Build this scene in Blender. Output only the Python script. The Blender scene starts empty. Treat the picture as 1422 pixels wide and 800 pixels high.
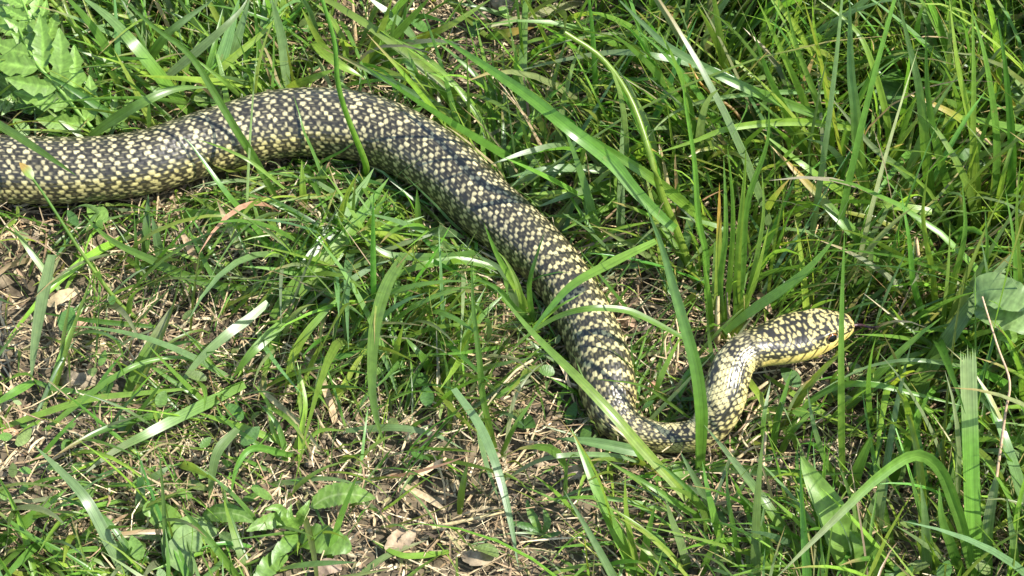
import bpy, math
import numpy as np
from mathutils import Vector

# ------------------------------------------------------------------ camera, sky, sun, exposure
PITCH = math.radians(50.0)          # camera looks down at the turf by this angle
DIST = 1.40                         # metres from the lens to the middle of the picture
HALF_W = 0.225                      # half the width of turf in view at that distance
cam_loc = Vector((0.0, -DIST * math.cos(PITCH), DIST * math.sin(PITCH)))
SUN = Vector((0.60, -0.13, 0.79)).normalized()      # towards the sun

scene = bpy.context.scene
cam_data = bpy.data.cameras.new("camera")
cam_data.sensor_width = 36.0
cam_data.lens = 18.0 / (HALF_W / DIST)
cam_data.clip_start, cam_data.clip_end = 0.05, 100.0
cam = bpy.data.objects.new("camera", cam_data)
cam.location = cam_loc
cam.rotation_euler = (math.radians(90) - PITCH, 0, 0)
scene.collection.objects.link(cam)
scene.camera = cam

world = bpy.data.worlds.new("World")
scene.world = world
world.use_nodes = True
wt = world.node_tree
for n in list(wt.nodes):
    wt.nodes.remove(n)
w_out = wt.nodes.new("ShaderNodeOutputWorld")
w_bg = wt.nodes.new("ShaderNodeBackground")
w_sky = wt.nodes.new("ShaderNodeTexSky")
w_sky.sky_type = 'NISHITA'
w_sky.sun_disc = False
w_sky.sun_elevation = math.asin(SUN.z)
w_sky.sun_rotation = math.atan2(SUN.x, SUN.y)
w_bg.inputs[1].default_value = 0.15
wt.links.new(w_sky.outputs[0], w_bg.inputs[0])
wt.links.new(w_bg.outputs[0], w_out.inputs[0])

sun_data = bpy.data.lights.new("sun", 'SUN')
sun_data.energy = 4.6
sun_data.angle = math.radians(0.53)
sun_data.color = (1.0, 0.955, 0.89)
sun_obj = bpy.data.objects.new("sun", sun_data)
sun_obj.rotation_euler = SUN.to_track_quat('Z', 'Y').to_euler()
scene.collection.objects.link(sun_obj)

scene.view_settings.view_transform = 'Standard'
scene.view_settings.look = 'None'
scene.view_settings.gamma = 1.0
scene.view_settings.use_curve_mapping = False
scene.view_settings.exposure = 1.25
scene.render.engine = 'CYCLES'
scene.cycles.use_denoising = True
scene.cycles.max_bounces = 8
scene.cycles.transmission_bounces = 6
scene.cycles.transparent_max_bounces = 6

# ------------------------------------------------------------------ small maths helpers
rng = np.random.default_rng(11)
CAM = np.array(cam_loc)
FWD = np.array([0.0, math.cos(PITCH), -math.sin(PITCH)])
UPV = np.array([0.0, math.sin(PITCH), math.cos(PITCH)])
VIEW = -FWD
SUNV = np.array(SUN)
HALFV = (SUNV + VIEW) / np.linalg.norm(SUNV + VIEW)
TAN = HALF_W / DIST
PX = 2 * HALF_W / 1422.0            # size of one photograph pixel at the middle distance


def at(x, y, z):
    """World point at height z (metres) seen at photograph pixel x, y."""
    x, y, z = np.broadcast_arrays(np.asarray(x, float), np.asarray(y, float), np.asarray(z, float))
    a = (x - 711.0) / 711.0 * TAN
    b = -(y - 400.0) / 711.0 * TAN
    d = FWD + a[..., None] * np.array([1.0, 0, 0]) + b[..., None] * UPV
    k = (z - CAM[2]) / d[..., 2]
    return CAM + d * k[..., None]


def px_of(p):
    v = np.asarray(p) - CAM
    dep = v @ FWD
    return 711 + v[..., 0] / dep / TAN * 711, 400 - (v @ UPV) / dep / TAN * 711, dep


def nrm(v):
    return v / np.maximum(np.linalg.norm(v, axis=-1, keepdims=True), 1e-12)


def hash2(i, j, seed=0):
    i = np.asarray(i).astype(np.int64); j = np.asarray(j).astype(np.int64)
    h = (i * 374761393 + j * 668265263 + seed * 982451653) & 0xFFFFFFFF
    h = ((h ^ (h >> 13)) * 1274126177) & 0xFFFFFFFF
    h = (h ^ (h >> 16)) * 2246822519 & 0xFFFFFFFF
    return ((h ^ (h >> 15)) & 0xFFFFFF) / float(0xFFFFFF)


def vnoise(x, y, seed=0):
    x = np.asarray(x, float); y = np.asarray(y, float)
    xi = np.floor(x); yi = np.floor(y)
    fx = x - xi; fy = y - yi
    fx = fx * fx * (3 - 2 * fx); fy = fy * fy * (3 - 2 * fy)
    a = hash2(xi, yi, seed); b = hash2(xi + 1, yi, seed)
    c = hash2(xi, yi + 1, seed); d = hash2(xi + 1, yi + 1, seed)
    return (a * (1 - fx) + b * fx) * (1 - fy) + (c * (1 - fx) + d * fx) * fy


def sstep(a, b, x):
    t = np.clip((x - a) / (b - a), 0, 1)
    return t * t * (3 - 2 * t)


def ground_z(x, y):
    x = np.asarray(x, float); y = np.asarray(y, float)
    return (vnoise(x * 9, y * 9, 1) - 0.5) * 0.010 + (vnoise(x * 34, y * 34, 2) - 0.5) * 0.007 \
        + (vnoise(x * 110, y * 110, 3) - 0.5) * 0.0045 + (vnoise(x * 320, y * 320, 4) - 0.5) * 0.0022


def spline(P, n):
    """Dense smooth curve (centripetal-ish Catmull-Rom) through the rows of P, n samples evenly spaced by length of the first 3 columns."""
    P = np.asarray(P, float)
    Q = np.vstack([2 * P[0] - P[1], P, 2 * P[-1] - P[-2]])
    out = []
    for i in range(1, len(Q) - 2):
        t = np.linspace(0, 1, 24, endpoint=False)[:, None]
        p0, p1, p2, p3 = Q[i - 1], Q[i], Q[i + 1], Q[i + 2]
        out.append(0.5 * (2 * p1 + (p2 - p0) * t + (2 * p0 - 5 * p1 + 4 * p2 - p3) * t ** 2 + (3 * p1 - p0 - 3 * p2 + p3) * t ** 3))
    C = np.vstack(out + [P[-1:]])
    L = np.concatenate([[0], np.cumsum(np.linalg.norm(np.diff(C[:, :3], axis=0), axis=1))])
    s = np.linspace(0, L[-1], n) if np.isscalar(n) else n * L[-1]
    return np.stack([np.interp(s, L, C[:, k]) for k in range(P.shape[1])], 1), L[-1]


# ------------------------------------------------------------------ mesh helpers
coll = scene.collection


def make_mesh(name, V, F, col=None, uv=None, smooth=True):
    V = np.asarray(V, np.float32); F = np.asarray(F, np.int32)
    me = bpy.data.meshes.new(name)
    k = F.shape[1]
    me.vertices.add(len(V)); me.vertices.foreach_set("co", V.ravel())
    me.loops.add(F.size); me.loops.foreach_set("vertex_index", F.ravel())
    me.polygons.add(len(F))
    me.polygons.foreach_set("loop_start", np.arange(0, F.size, k, dtype=np.int32))
    if smooth:
        me.polygons.foreach_set("use_smooth", np.ones(len(F), bool))
    if uv is not None:
        l = me.uv_layers.new(name="UVMap")
        l.data.foreach_set("uv", np.asarray(uv, np.float32)[F.ravel()].ravel())
    if col is not None:
        a = me.color_attributes.new("pigment", 'FLOAT_COLOR', 'POINT')
        c = np.ones((len(V), 4), np.float32); c[:, :3] = col
        a.data.foreach_set("color", c.ravel())
    me.update(calc_edges=True)
    me.validate()
    return me


def add(name, me, mat, parent=None, label=None, cat=None, group=None, kind=None, loc=None):
    o = bpy.data.objects.new(name, me)
    coll.objects.link(o)
    if me is not None and mat is not None:
        me.materials.clear(); me.materials.append(mat)
    if parent is not None:
        o.parent = parent
        o.location = -np.array(parent.location)
    if label: o["label"] = label
    if cat: o["category"] = cat
    if group: o["group"] = group
    if kind: o["kind"] = kind
    return o


def empty(name, loc, label, cat, group=None):
    o = bpy.data.objects.new(name, None)
    coll.objects.link(o)
    o.location = loc
    o.empty_display_size = 0.01
    o["label"] = label; o["category"] = cat
    if group: o["group"] = group
    return o


def grid_faces(n, k, wrap=False):
    """Quads of an n x k vertex grid (wrapping across k if asked)."""
    i = np.arange(n - 1)[:, None]; j = np.arange(k if wrap else k - 1)[None, :]
    a = i * k + j; b = i * k + (j + 1) % k
    return np.stack([a, b, b + k, a + k], -1).reshape(-1, 4)


def many_grids(m, n, k, wrap=False):
    f = grid_faces(n, k, wrap)
    return (np.arange(m)[:, None, None] * (n * k) + f[None]).reshape(-1, 4)


def ribbons(P, W, S, fold, C, nu=3):
    """m blades at once. P (m,k,3) paths, W (m,k) half widths, S (m,k,3) side vectors, fold (m,) groove depth, C (m,k,3) colours."""
    m, k, _ = P.shape
    T = nrm(np.gradient(P, axis=1))
    S = nrm(S - (S * T).sum(-1, keepdims=True) * T)
    N = np.cross(T, S)
    N = np.where(N[..., 2:3] < 0, -N, N)
    u = np.linspace(-1, 1, nu)
    V = P[:, :, None] + S[:, :, None] * (u[None, None, :, None] * W[:, :, None, None]) \
        + N[:, :, None] * ((np.abs(u)[None, None, :] * W[:, :, None] * fold[:, None, None])[..., None])
    col = np.repeat(C[:, :, None, :], nu, 2)
    v = np.linspace(0, 1, k)
    uv = np.stack(np.broadcast_arrays((u * 0.5 + 0.5)[None, None, :] + (np.arange(m) % 97)[:, None, None] * 1.0, v[None, :, None] + (np.arange(m) % 89)[:, None, None] * 1.0), -1)
    return V.reshape(-1, 3), many_grids(m, k, nu), col.reshape(-1, 3), uv.reshape(-1, 2)


def tube(P, R, C, ns=7):
    """One tube along P (k,3) with radii R (k,), colours C (k,3)."""
    T = nrm(np.gradient(P, axis=0))
    ref = np.where(np.abs(T[:, 2:3]) > 0.9, np.array([[0, 1.0, 0]]), np.array([[0, 0, 1.0]]))
    A = nrm(np.cross(T, ref)); B = np.cross(A, T)
    a = np.linspace(0, 2 * math.pi, ns, endpoint=False)
    V = P[:, None] + R[:, None, None] * (np.cos(a)[None, :, None] * A[:, None] + np.sin(a)[None, :, None] * B[:, None])
    uv = np.stack(np.broadcast_arrays((a / 6.2832)[None], np.linspace(0, 1, len(P))[:, None]), -1)
    return V.reshape(-1, 3), grid_faces(len(P), ns, True), np.repeat(C[:, None], ns, 1).reshape(-1, 3), uv.reshape(-1, 2)


# ------------------------------------------------------------------ materials
def new_mat(name):
    m = bpy.data.materials.new(name); m.use_nodes = True
    nt = m.node_tree
    for n in list(nt.nodes): nt.nodes.remove(n)
    return m, nt, nt.nodes.new("ShaderNodeOutputMaterial")


def nd(nt, kind, **kw):
    n = nt.nodes.new(kind)
    for k, v in kw.items():
        if k.startswith("i_"):
            n.inputs[k[2:].replace("_", " ")].default_value = v
        else:
            setattr(n, k, v)
    return n


def leaf_material(name, rough, transl, vein_freq, vein_depth, broad=False, spec=0.5):
    m, nt, out = new_mat(name)
    L = nt.links.new
    att = nd(nt, "ShaderNodeAttribute", attribute_name="pigment")
    uvn = nd(nt, "ShaderNodeUVMap", uv_map="UVMap")
    sep = nd(nt, "ShaderNodeSeparateXYZ"); L(uvn.outputs[0], sep.inputs[0])
    geo = nd(nt, "ShaderNodeTexCoord")
    n1 = nd(nt, "ShaderNodeTexNoise"); n1.inputs["Scale"].default_value = 260; n1.inputs["Detail"].default_value = 4
    L(geo.outputs["Object"], n1.inputs["Vector"])
    # parallel veins: stripes across the blade, slightly irregular
    mp = nd(nt, "ShaderNodeMapping"); mp.inputs["Scale"].default_value = (vein_freq, 0.9 if not broad else 14, 1)
    L(uvn.outputs[0], mp.inputs["Vector"])
    n2 = nd(nt, "ShaderNodeTexNoise"); n2.inputs["Scale"].default_value = 1.0; n2.inputs["Detail"].default_value = 2
    L(mp.outputs[0], n2.inputs["Vector"])
    r1 = nd(nt, "ShaderNodeMapRange"); r1.inputs["From Min"].default_value = 0.3; r1.inputs["From Max"].default_value = 0.7
    r1.inputs["To Min"].default_value = 0.74; r1.inputs["To Max"].default_value = 1.22
    L(n2.outputs["Fac"], r1.inputs["Value"])
    r2 = nd(nt, "ShaderNodeMapRange"); r2.inputs["From Min"].default_value = 0.3; r2.inputs["From Max"].default_value = 0.7
    r2.inputs["To Min"].default_value = 0.82; r2.inputs["To Max"].default_value = 1.15
    L(n1.outputs["Fac"], r2.inputs["Value"])
    mul = nd(nt, "ShaderNodeMath", operation='MULTIPLY'); L(r1.outputs[0], mul.inputs[0]); L(r2.outputs[0], mul.inputs[1])
    vm = nd(nt, "ShaderNodeVectorMath", operation='SCALE'); L(att.outputs["Color"], vm.inputs[0]); L(mul.outputs[0], vm.inputs["Scale"])
    n3 = nd(nt, "ShaderNodeTexNoise"); n3.inputs["Scale"].default_value = 120; n3.inputs["Detail"].default_value = 5; n3.inputs["Roughness"].default_value = .65
    L(geo.outputs["Object"], n3.inputs["Vector"])
    r4 = nd(nt, "ShaderNodeMapRange"); r4.inputs["From Min"].default_value = .66; r4.inputs["From Max"].default_value = .74; r4.inputs["To Max"].default_value = .5
    L(n3.outputs["Fac"], r4.inputs["Value"])
    mc = nd(nt, "ShaderNodeMix", data_type='RGBA'); mc.inputs["B"].default_value = (.30, .22, .08, 1)
    L(r4.outputs[0], mc.inputs["Factor"]); L(vm.outputs[0], mc.inputs["A"])
    bump = nd(nt, "ShaderNodeBump"); bump.inputs["Strength"].default_value = vein_depth; bump.inputs["Distance"].default_value = 0.00008 if not broad else 0.0003
    L(n2.outputs["Fac"], bump.inputs["Height"])
    p = nd(nt, "ShaderNodeBsdfPrincipled")
    p.inputs["Roughness"].default_value = rough
    p.inputs["Specular IOR Level"].default_value = spec
    L(mc.outputs["Result"], p.inputs["Base Color"]); L(bump.outputs[0], p.inputs["Normal"])
    tr = nd(nt, "ShaderNodeBsdfTranslucent")
    tc = nd(nt, "ShaderNodeVectorMath", operation='MULTIPLY'); tc.inputs[1].default_value = (1.55, 1.5, 0.95)
    L(mc.outputs["Result"], tc.inputs[0]); L(tc.outputs[0], tr.inputs["Color"])
    mx = nd(nt, "ShaderNodeMixShader"); mx.inputs[0].default_value = transl
    L(p.outputs[0], mx.inputs[1]); L(tr.outputs[0], mx.inputs[2]); L(mx.outputs[0], out.inputs[0])
    return m


def matt_material(name, rough, noise_scale, lo, hi, bump_d=0.0006, spec=0.25):
    m, nt, out = new_mat(name)
    L = nt.links.new
    att = nd(nt, "ShaderNodeAttribute", attribute_name="pigment")
    geo = nd(nt, "ShaderNodeTexCoord")
    n1 = nd(nt, "ShaderNodeTexNoise"); n1.inputs["Scale"].default_value = noise_scale; n1.inputs["Detail"].default_value = 6
    L(geo.outputs["Object"], n1.inputs["Vector"])
    r = nd(nt, "ShaderNodeMapRange"); r.inputs["From Min"].default_value = 0.3; r.inputs["From Max"].default_value = 0.7
    r.inputs["To Min"].default_value = lo; r.inputs["To Max"].default_value = hi
    L(n1.outputs["Fac"], r.inputs["Value"])
    vm = nd(nt, "ShaderNodeVectorMath", operation='SCALE'); L(att.outputs["Color"], vm.inputs[0]); L(r.outputs[0], vm.inputs["Scale"])
    bump = nd(nt, "ShaderNodeBump"); bump.inputs["Strength"].default_value = 0.7; bump.inputs["Distance"].default_value = bump_d
    L(n1.outputs["Fac"], bump.inputs["Height"])
    p = nd(nt, "ShaderNodeBsdfPrincipled"); p.inputs["Roughness"].default_value = rough
    p.inputs["Specular IOR Level"].default_value = spec
    L(vm.outputs[0], p.inputs["Base Color"]); L(bump.outputs[0], p.inputs["Normal"]); L(p.outputs[0], out.inputs[0])
    return m


M_GRASS = leaf_material("grass_blade", 0.33, 0.48, 11.0, 0.6, spec=0.6)
M_WEED = leaf_material("broad_leaf", 0.42, 0.38, 3.0, 0.55, broad=True)
M_STRAW = matt_material("dry_straw", 0.62, 420, 0.6, 1.3)
M_SOIL = matt_material("soil", 0.9, 260, 0.45, 1.35, 0.0015, 0.15)
M_CLOD = matt_material("soil_clod", 0.9, 330, 0.55, 1.3, 0.0012, 0.15)
M_DEAD = matt_material("dead_leaf", 0.6, 300, 0.6, 1.25)
M_EYE = matt_material("snake_eye", 0.08, 900, 0.95, 1.05, 0.0, 0.6)
M_TONGUE = matt_material("snake_tongue", 0.3, 600, 0.8, 1.1, 0.0001, 0.5)


def snake_material():
    m, nt, out = new_mat("snake_scales")
    L = nt.links.new
    att = nd(nt, "ShaderNodeAttribute", attribute_name="pigment")
    geo = nd(nt, "ShaderNodeTexCoord")
    n1 = nd(nt, "ShaderNodeTexNoise"); n1.inputs["Scale"].default_value = 900; n1.inputs["Detail"].default_value = 4
    L(geo.outputs["Object"], n1.inputs["Vector"])
    r = nd(nt, "ShaderNodeMapRange"); r.inputs["From Min"].default_value = 0.3; r.inputs["From Max"].default_value = 0.7
    r.inputs["To Min"].default_value = 0.8; r.inputs["To Max"].default_value = 1.15
    L(n1.outputs["Fac"], r.inputs["Value"])
    vm = nd(nt, "ShaderNodeVectorMath", operation='SCALE'); L(att.outputs["Color"], vm.inputs[0]); L(r.outputs[0], vm.inputs["Scale"])
    r3 = nd(nt, "ShaderNodeMapRange"); r3.inputs["To Min"].default_value = 0.24; r3.inputs["To Max"].default_value = 0.46
    L(n1.outputs["Fac"], r3.inputs["Value"])
    p = nd(nt, "ShaderNodeBsdfPrincipled")
    p.inputs["Specular IOR Level"].default_value = 0.6
    L(r3.outputs[0], p.inputs["Roughness"])
    L(vm.outputs[0], p.inputs["Base Color"]); L(p.outputs[0], out.inputs[0])
    return m


M_SNAKE = snake_material()

# ------------------------------------------------------------------ ground
g = np.linspace(-1, 1, 340)
gx = np.sign(g) * (np.abs(g) * 0.55 + np.abs(g) ** 9 * 7.5)
X, Y = np.meshgrid(gx, gx, indexing='ij')
Z = ground_z(X, Y)
gcol = np.array([0.105, 0.083, 0.052]) * (0.65 + 0.7 * vnoise(X * 60, Y * 60, 8))[..., None]
gcol = gcol * (1 - 0.35 * (vnoise(X * 14, Y * 14, 9) > 0.62))[..., None]
me = make_mesh("ground", np.stack([X, Y, Z], -1).reshape(-1, 3), grid_faces(len(g), len(g)), gcol.reshape(-1, 3))
add("ground", me, M_SOIL, kind="structure", label="brown crumbly soil under the grass and straw", cat="ground")

# ------------------------------------------------------------------ snake
# photograph x, y, height of the centre line (cm), half width (photograph pixels)
SN = np.array([
    (-170, 232, 2.6, 47), (-80, 238, 2.5, 48), (0, 237, 2.4, 48.5), (100, 238, 2.4, 47), (200, 226, 2.5, 46), (300, 194, 2.6, 46),
    (385, 173, 2.8, 47.5), (470, 172, 2.9, 48.5), (545, 190, 2.9, 48), (621, 238, 2.8, 46), (672, 284, 2.6, 45), (726, 330, 2.4, 42),
    (768, 372, 2.2, 40), (800, 420, 2.0, 39), (822, 466, 1.8, 40), (837, 508, 1.6, 41.5), (845, 545, 1.4, 39), (853, 574, 1.2, 32),
    (874, 595, 1.0, 25.5), (906, 606, .9, 23), (940, 608, .95, 22.5), (970, 602, 1.25, 24.5), (993, 581, 1.8, 27.5), (1004, 553, 2.4, 30.5),
    (1010, 527, 2.8, 30), (1021, 503, 3.0, 28), (1042, 487, 3.1, 27),
    (1070, 478, 3.1, 27), (1100, 470, 3.1, 27), (1130, 462, 3.15, 27), (1160, 454, 3.15, 27), (1185, 447.5, 3.1, 27)])
SN[:, 2] -= np.interp(np.arange(len(SN)), [0, 10, 15, 18], [.8, .75, .25, 0])
HEAD_I = 26
pts3 = at(SN[:, 0], SN[:, 1], SN[:, 2] / 100)
dep = (pts3 - CAM) @ FWD
rad = SN[:, 3] * TAN / 711 * dep
ctrl = np.column_stack([pts3, rad, np.arange(len(SN))])
dense, LEN = spline(ctrl, 4000)
s_of = np.linspace(0, LEN, 4000)
s_head = s_of[np.argmin(np.abs(dense[:, 4] - HEAD_I))]
LH = LEN - s_head
sb = np.arange(0, s_head, 0.00046)
sh = s_head + LH * (1 - (1 - np.linspace(0, 1, 150)) ** 1.35)
sh[-1] = LEN - 1e-6
SS = np.concatenate([sb, sh])
C5 = np.stack([np.interp(SS, s_of, dense[:, k]) for k in range(5)], 1)


def smooth(a, w):
    k = np.hanning(w); k /= k.sum()
    p = np.vstack([np.repeat(a[:1], w, 0), a, np.repeat(a[-1:], w, 0)])
    return np.stack([np.convolve(p[:, i], k, 'same')[w:-w] for i in range(a.shape[1])], 1)


ctr = C5[:, :3]
Tn = nrm(np.stack([np.gradient(ctr[:, i], SS) for i in range(3)], 1))
Tn = nrm(smooth(Tn, 25))
Up = np.array([0, 0, 1.0]) - Tn * Tn[:, 2:3]
Up = nrm(Up); Bn = np.cross(Tn, Up)
Rb = C5[:, 3]
NA = 164
phi = np.linspace(-math.pi, math.pi, NA, endpoint=False)
tt = np.clip((SS - s_head) / LH, 0, 1)
inh = SS >= s_head - 1e-9
PM = 0.0003165                       # one photograph pixel in metres, for head sizes
tw = [0, .12, .25, .38, .5, .62, .74, .84, .91, .95, .98, 1.0]
hw = np.interp(tt, tw, np.array([26.5, 28.5, 33.5, 37, 37, 33.5, 28.5, 23, 18.5, 15, 10.5, 0.5])) * PM
hh = np.interp(tt, tw, np.array([27.0, 26, 26, 26, 26, 25.5, 23.5, 20, 16, 12.5, 8, 0.5])) * PM
Wd = np.where(inh, hw, Rb); Hd = np.where(inh, hh, Rb)
k_ = np.hanning(11); k_ /= k_.sum()
Wd = np.convolve(np.pad(Wd, 11, 'edge'), k_, 'same')[11:-11]; Hd = np.convolve(np.pad(Hd, 11, 'edge'), k_, 'same')[11:-11]
Wd[-1] = Hd[-1] = 0.0002
blend = sstep(-0.15, 0.3, (SS - s_head) / LH)[:, None]       # 0 body, 1 head cross-section
PH = np.broadcast_to(phi[None], (len(SS), NA)); AP = np.abs(PH)
S2 = np.broadcast_to(SS[:, None], PH.shape); T2 = np.broadcast_to(((SS - s_head) / LH)[:, None], PH.shape)
sx = np.sin(PH); cz = np.cos(PH)
ex = 1 - 0.22 * blend
ux = np.sign(sx) * np.abs(sx) ** ex; uz = np.sign(cz) * np.abs(cz) ** (1 - 0.1 * blend)
uz = np.where(uz > 0, uz * (1 - 0.12 * blend), uz * (0.92 - 0.12 * blend))

# scale lattice: a,b are rhombic cell coordinates; rows run along the body
DPH = math.radians(8.8)
scale_len = 0.0037 * np.clip(Rb / 0.0150, 0.62, 1.05)
U = np.concatenate([[0], np.cumsum(np.diff(SS) / (0.5 * (scale_len[1:] + scale_len[:-1])))])[:, None]
warp = 0.10 * (vnoise(S2 * 90, PH * 2.2, 21) - 0.5)
Uq = U + warp
Q = PH / DPH + 0.08 * (vnoise(S2 * 120, PH * 2.0, 22) - 0.5)
row = np.round(Q)
uo = Uq + 0.5 * (row.astype(np.int64) & 1)
kk = np.floor(uo)
du, dq = uo - kk - .5, Q - row
h1 = hash2(kk, row, 31); h2 = hash2(kk, row, 32); h3 = hash2(kk, row, 33)
# rounded lozenge cells: 0 at the seam, 1 in the middle of a scale
cell = np.clip(1 - np.maximum(np.abs(du) * 2 * (.86 + .28 * np.abs(dq)), np.abs(dq) * 2), 0, 1)
edge = cell * .5
relief = 0.00019 * (sstep(0, .35, cell) - 1) + 0.00016 * (-du) * sstep(0, .3, cell)
vent = sstep(math.radians(128), math.radians(136), AP)       # belly plates
relief = relief * (1 - vent) + vent * (0.00025 * ((Uq * 1.0) % 1.0) - 0.0002)

# pigment -----------------------------------------------------------------
ix = C5[:, 4][:, None]                                        # control index: where along the body
bandz = sstep(10.6, 12.6, ix) * (1 - sstep(18.0, 19.5, ix))   # fine cross bands on the fore body
neckz = sstep(18.0, 19.5, ix) * (1 - sstep(25.2, 26.4, ix))
headz = sstep(-0.02, 0.06, T2)
flank = sstep(math.radians(38), math.radians(85), AP)
# black scales: every other one along a row carries a round pale spot, the rest a thin fleck; rows are staggered, so the
# spots line up in zigzag cross bars, loose behind, close and regular on the fore body
n1_ = vnoise(S2 * 800, PH * 15, 38) - .5; n2_ = vnoise(S2 * 800, PH * 15, 39) - .5
ph_r = kk / 2 + .50 * (vnoise(kk * .16, row * .22, 41) - .5)
ph_f = kk / 2 + .22 * (vnoise(kk * .16, row * .20, 41) - .5)
on_r = np.cos(2 * math.pi * ph_r) * .85 + .70 * (h1 - .5) + .10 * flank + .10
on_f = np.cos(2 * math.pi * ph_f) * 1.0 + .22 * (h1 - .5) + .02
on = sstep(.02, .16, on_r * (1 - bandz) + on_f * bandz)
rl = .315 + .12 * (h2 - .5) + .05 * flank + .06 * bandz
rq = .52 + .20 * (h3 - .5) + .08 * flank + .30 * bandz
sd = np.sqrt(((du + .18 * (h3 - .5) + .32 * n1_) / rl) ** 2 + ((dq + .20 * (h2 - .5) + .50 * n2_) / rq) ** 2)
spot = (1 - sstep(.72, 1.12, sd)) * on * (.55 + .45 * h2)
fd = np.sqrt(((du + .2 * (h2 - .5) + .1 * n1_) / (.24 + .22 * h1)) ** 2 + ((dq + .35 * (h3 - .5) + .2 * n2_) / (.13 + .08 * h3)) ** 2)
fleck = (1 - sstep(.5, 1.2, fd)) * (.20 + .62 * h3) * (1 - on) * (1 - .6 * bandz)
lace = .07 * (1 - sstep(.0, .14, cell)) * (vnoise(S2 * 500, PH * 9, 40) > .4)
rear = np.clip(np.maximum(spot, fleck) + lace, 0, 1)
uh = (S2 - s_head) / 0.0026; qh = PH / math.radians(15.0)
al2, be2 = uh + qh / 2, uh - qh / 2
ai2, bi2 = np.floor(al2), np.floor(be2); a2, b2 = al2 - ai2 - .5, be2 - bi2 - .5
du2, dq2 = (a2 + b2) / 2, a2 - b2
g1 = hash2(ai2, bi2, 51); g2 = hash2(ai2, bi2, 52)
hn1 = vnoise(S2 * 900, PH * 12, 57) - .5; hn2 = vnoise(S2 * 900, PH * 12, 58) - .5
hs = np.sqrt(((du2 + .30 * (g2 - .5) + .30 * hn1) / (0.25 + .17 * g1)) ** 2 + ((dq2 + .55 * (g1 - .5) + .5 * hn2) / (0.24 + .17 * g2)) ** 2)
hspot = (1 - sstep(0.7, 1.15, hs)) * (g2 > 0.05) * (.75 + .25 * g1)
nb = sstep(.52, .60, vnoise(uh * .42, qh * .34, 47) * .7 + g1 * .3 + .10 * flank)
neck = np.maximum(hspot * .85, nb * sstep(.03, .10, 0.5 - np.maximum(np.abs(a2), np.abs(b2))))
yel = rear * (1 - neckz) + neck * neckz
# the yellow of the under-flanks and belly towards the head
low = sstep(math.radians(100), math.radians(118), AP + 0.25 * (vnoise(S2 * 260, PH * 3, 48) - .5)) * sstep(9.5, 15, ix)
yel = np.maximum(yel, low * (0.65 + 0.35 * sstep(.02, .10, edge)))
low2 = vent * (1 - sstep(9.5, 15, ix))
yel = np.maximum(yel, low2 * 0.5 * (h1 > .5))
# 4 head
deg = np.degrees(AP)


def line(tc, wob, wid, d0, d1, seed):
    t_ = tc + wob * (vnoise(PH * 3.0, PH * 0 + seed, seed) - .5) * 2
    return (1 - sstep(wid * .5, wid, np.abs(T2 - t_))) * sstep(d0 - 4, d0, deg) * (1 - sstep(d1, d1 + 4, deg))


lines = np.maximum.reduce([
    line(0.575, 0.030, 0.020, 2, 80, 61), line(0.505, 0.035, 0.016, 22, 56, 62), line(0.655, 0.02, 0.015, 0, 38, 63),
    line(0.735, 0.022, 0.018, 0, 44, 64), line(0.80, 0.018, 0.016, 0, 52, 65), line(0.865, 0.015, 0.018, 0, 60, 66),
    line(0.36, 0.05, 0.016, 10, 40, 67)])
hd = np.maximum(hspot * (0.95 - 0.15 * sstep(.55, .7, T2)), lines * .9 * (vnoise(S2 * 900, PH * 9, 68) > .40))
# lip shields: yellow with slanting dark seams
lipd = 80 - 10 * sstep(.05, .4, T2) - 2 * sstep(.8, .95, T2) + 5 * (vnoise(S2 * 500, PH * 0, 77) - .5)
lip = sstep(lipd, lipd + 5, deg)
seam = np.abs(((T2 * 8.6 + (deg - 90) / 46.0) % 1.0) - 0.5)
seam = (1 - sstep(0.07, 0.13, seam)) * sstep(lipd - 2, lipd, deg) * (1 - sstep(101, 106, deg)) * sstep(.12, .2, T2)
hd = np.maximum(hd, lip)
hd = hd * (1 - 0.9 * seam)
# pale shields before and behind the eye, pale snout
eyeT, eyeD = 0.715, 57.0
de = np.hypot((T2 - eyeT) / 0.052, (deg - eyeD) / 17.0)
hd = np.maximum(hd, (1 - sstep(0.08, .14, np.abs(de - 1.42))) * sstep(eyeD - 16, eyeD - 6, deg) * 0.95)
hd = hd * sstep(0.85, 1.15, de)
hd = np.maximum(hd, sstep(.925, .955, T2) * sstep(.2, .45, vnoise(S2 * 1100, PH * 6, 71)))
hd = hd * (1 - (1 - sstep(.6, 1.2, np.hypot((T2 - .93) / .017, (deg - 48) / 13.0))))
mouth = (1 - sstep(1.3, 3.0, np.abs(deg - 104 - 5 * np.sin(T2 * 5)))) * sstep(.16, .24, T2)
hd = hd * (1 - 0.75 * mouth)
yel = yel * (1 - headz) + hd * headz
yel = np.clip(yel, 0, 1)[..., None]
mixy = np.clip(.18 + flank + headz * 0.7 + 0.35 * bandz + .3 * neckz, 0, 1)[..., None]
pale = (1 - mixy) * np.array([0.49, 0.435, 0.25]) + mixy * np.array([0.50, 0.43, 0.17])
lipm = (headz * lip)[..., None]
pale = pale * (1 - lipm) + lipm * np.array([0.62, 0.49, 0.14])
snm = (headz * sstep(.93, .97, T2))[..., None]
pale = pale * (1 - .7 * snm) + .7 * snm * np.array([0.62, 0.40, 0.16])
dark = np.array([0.022, 0.0195, 0.0125]) + np.array([0.018, 0.014, 0.004]) * h1[..., None] * flank[..., None]
pig = dark * (1 - yel) + pale * yel
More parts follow.
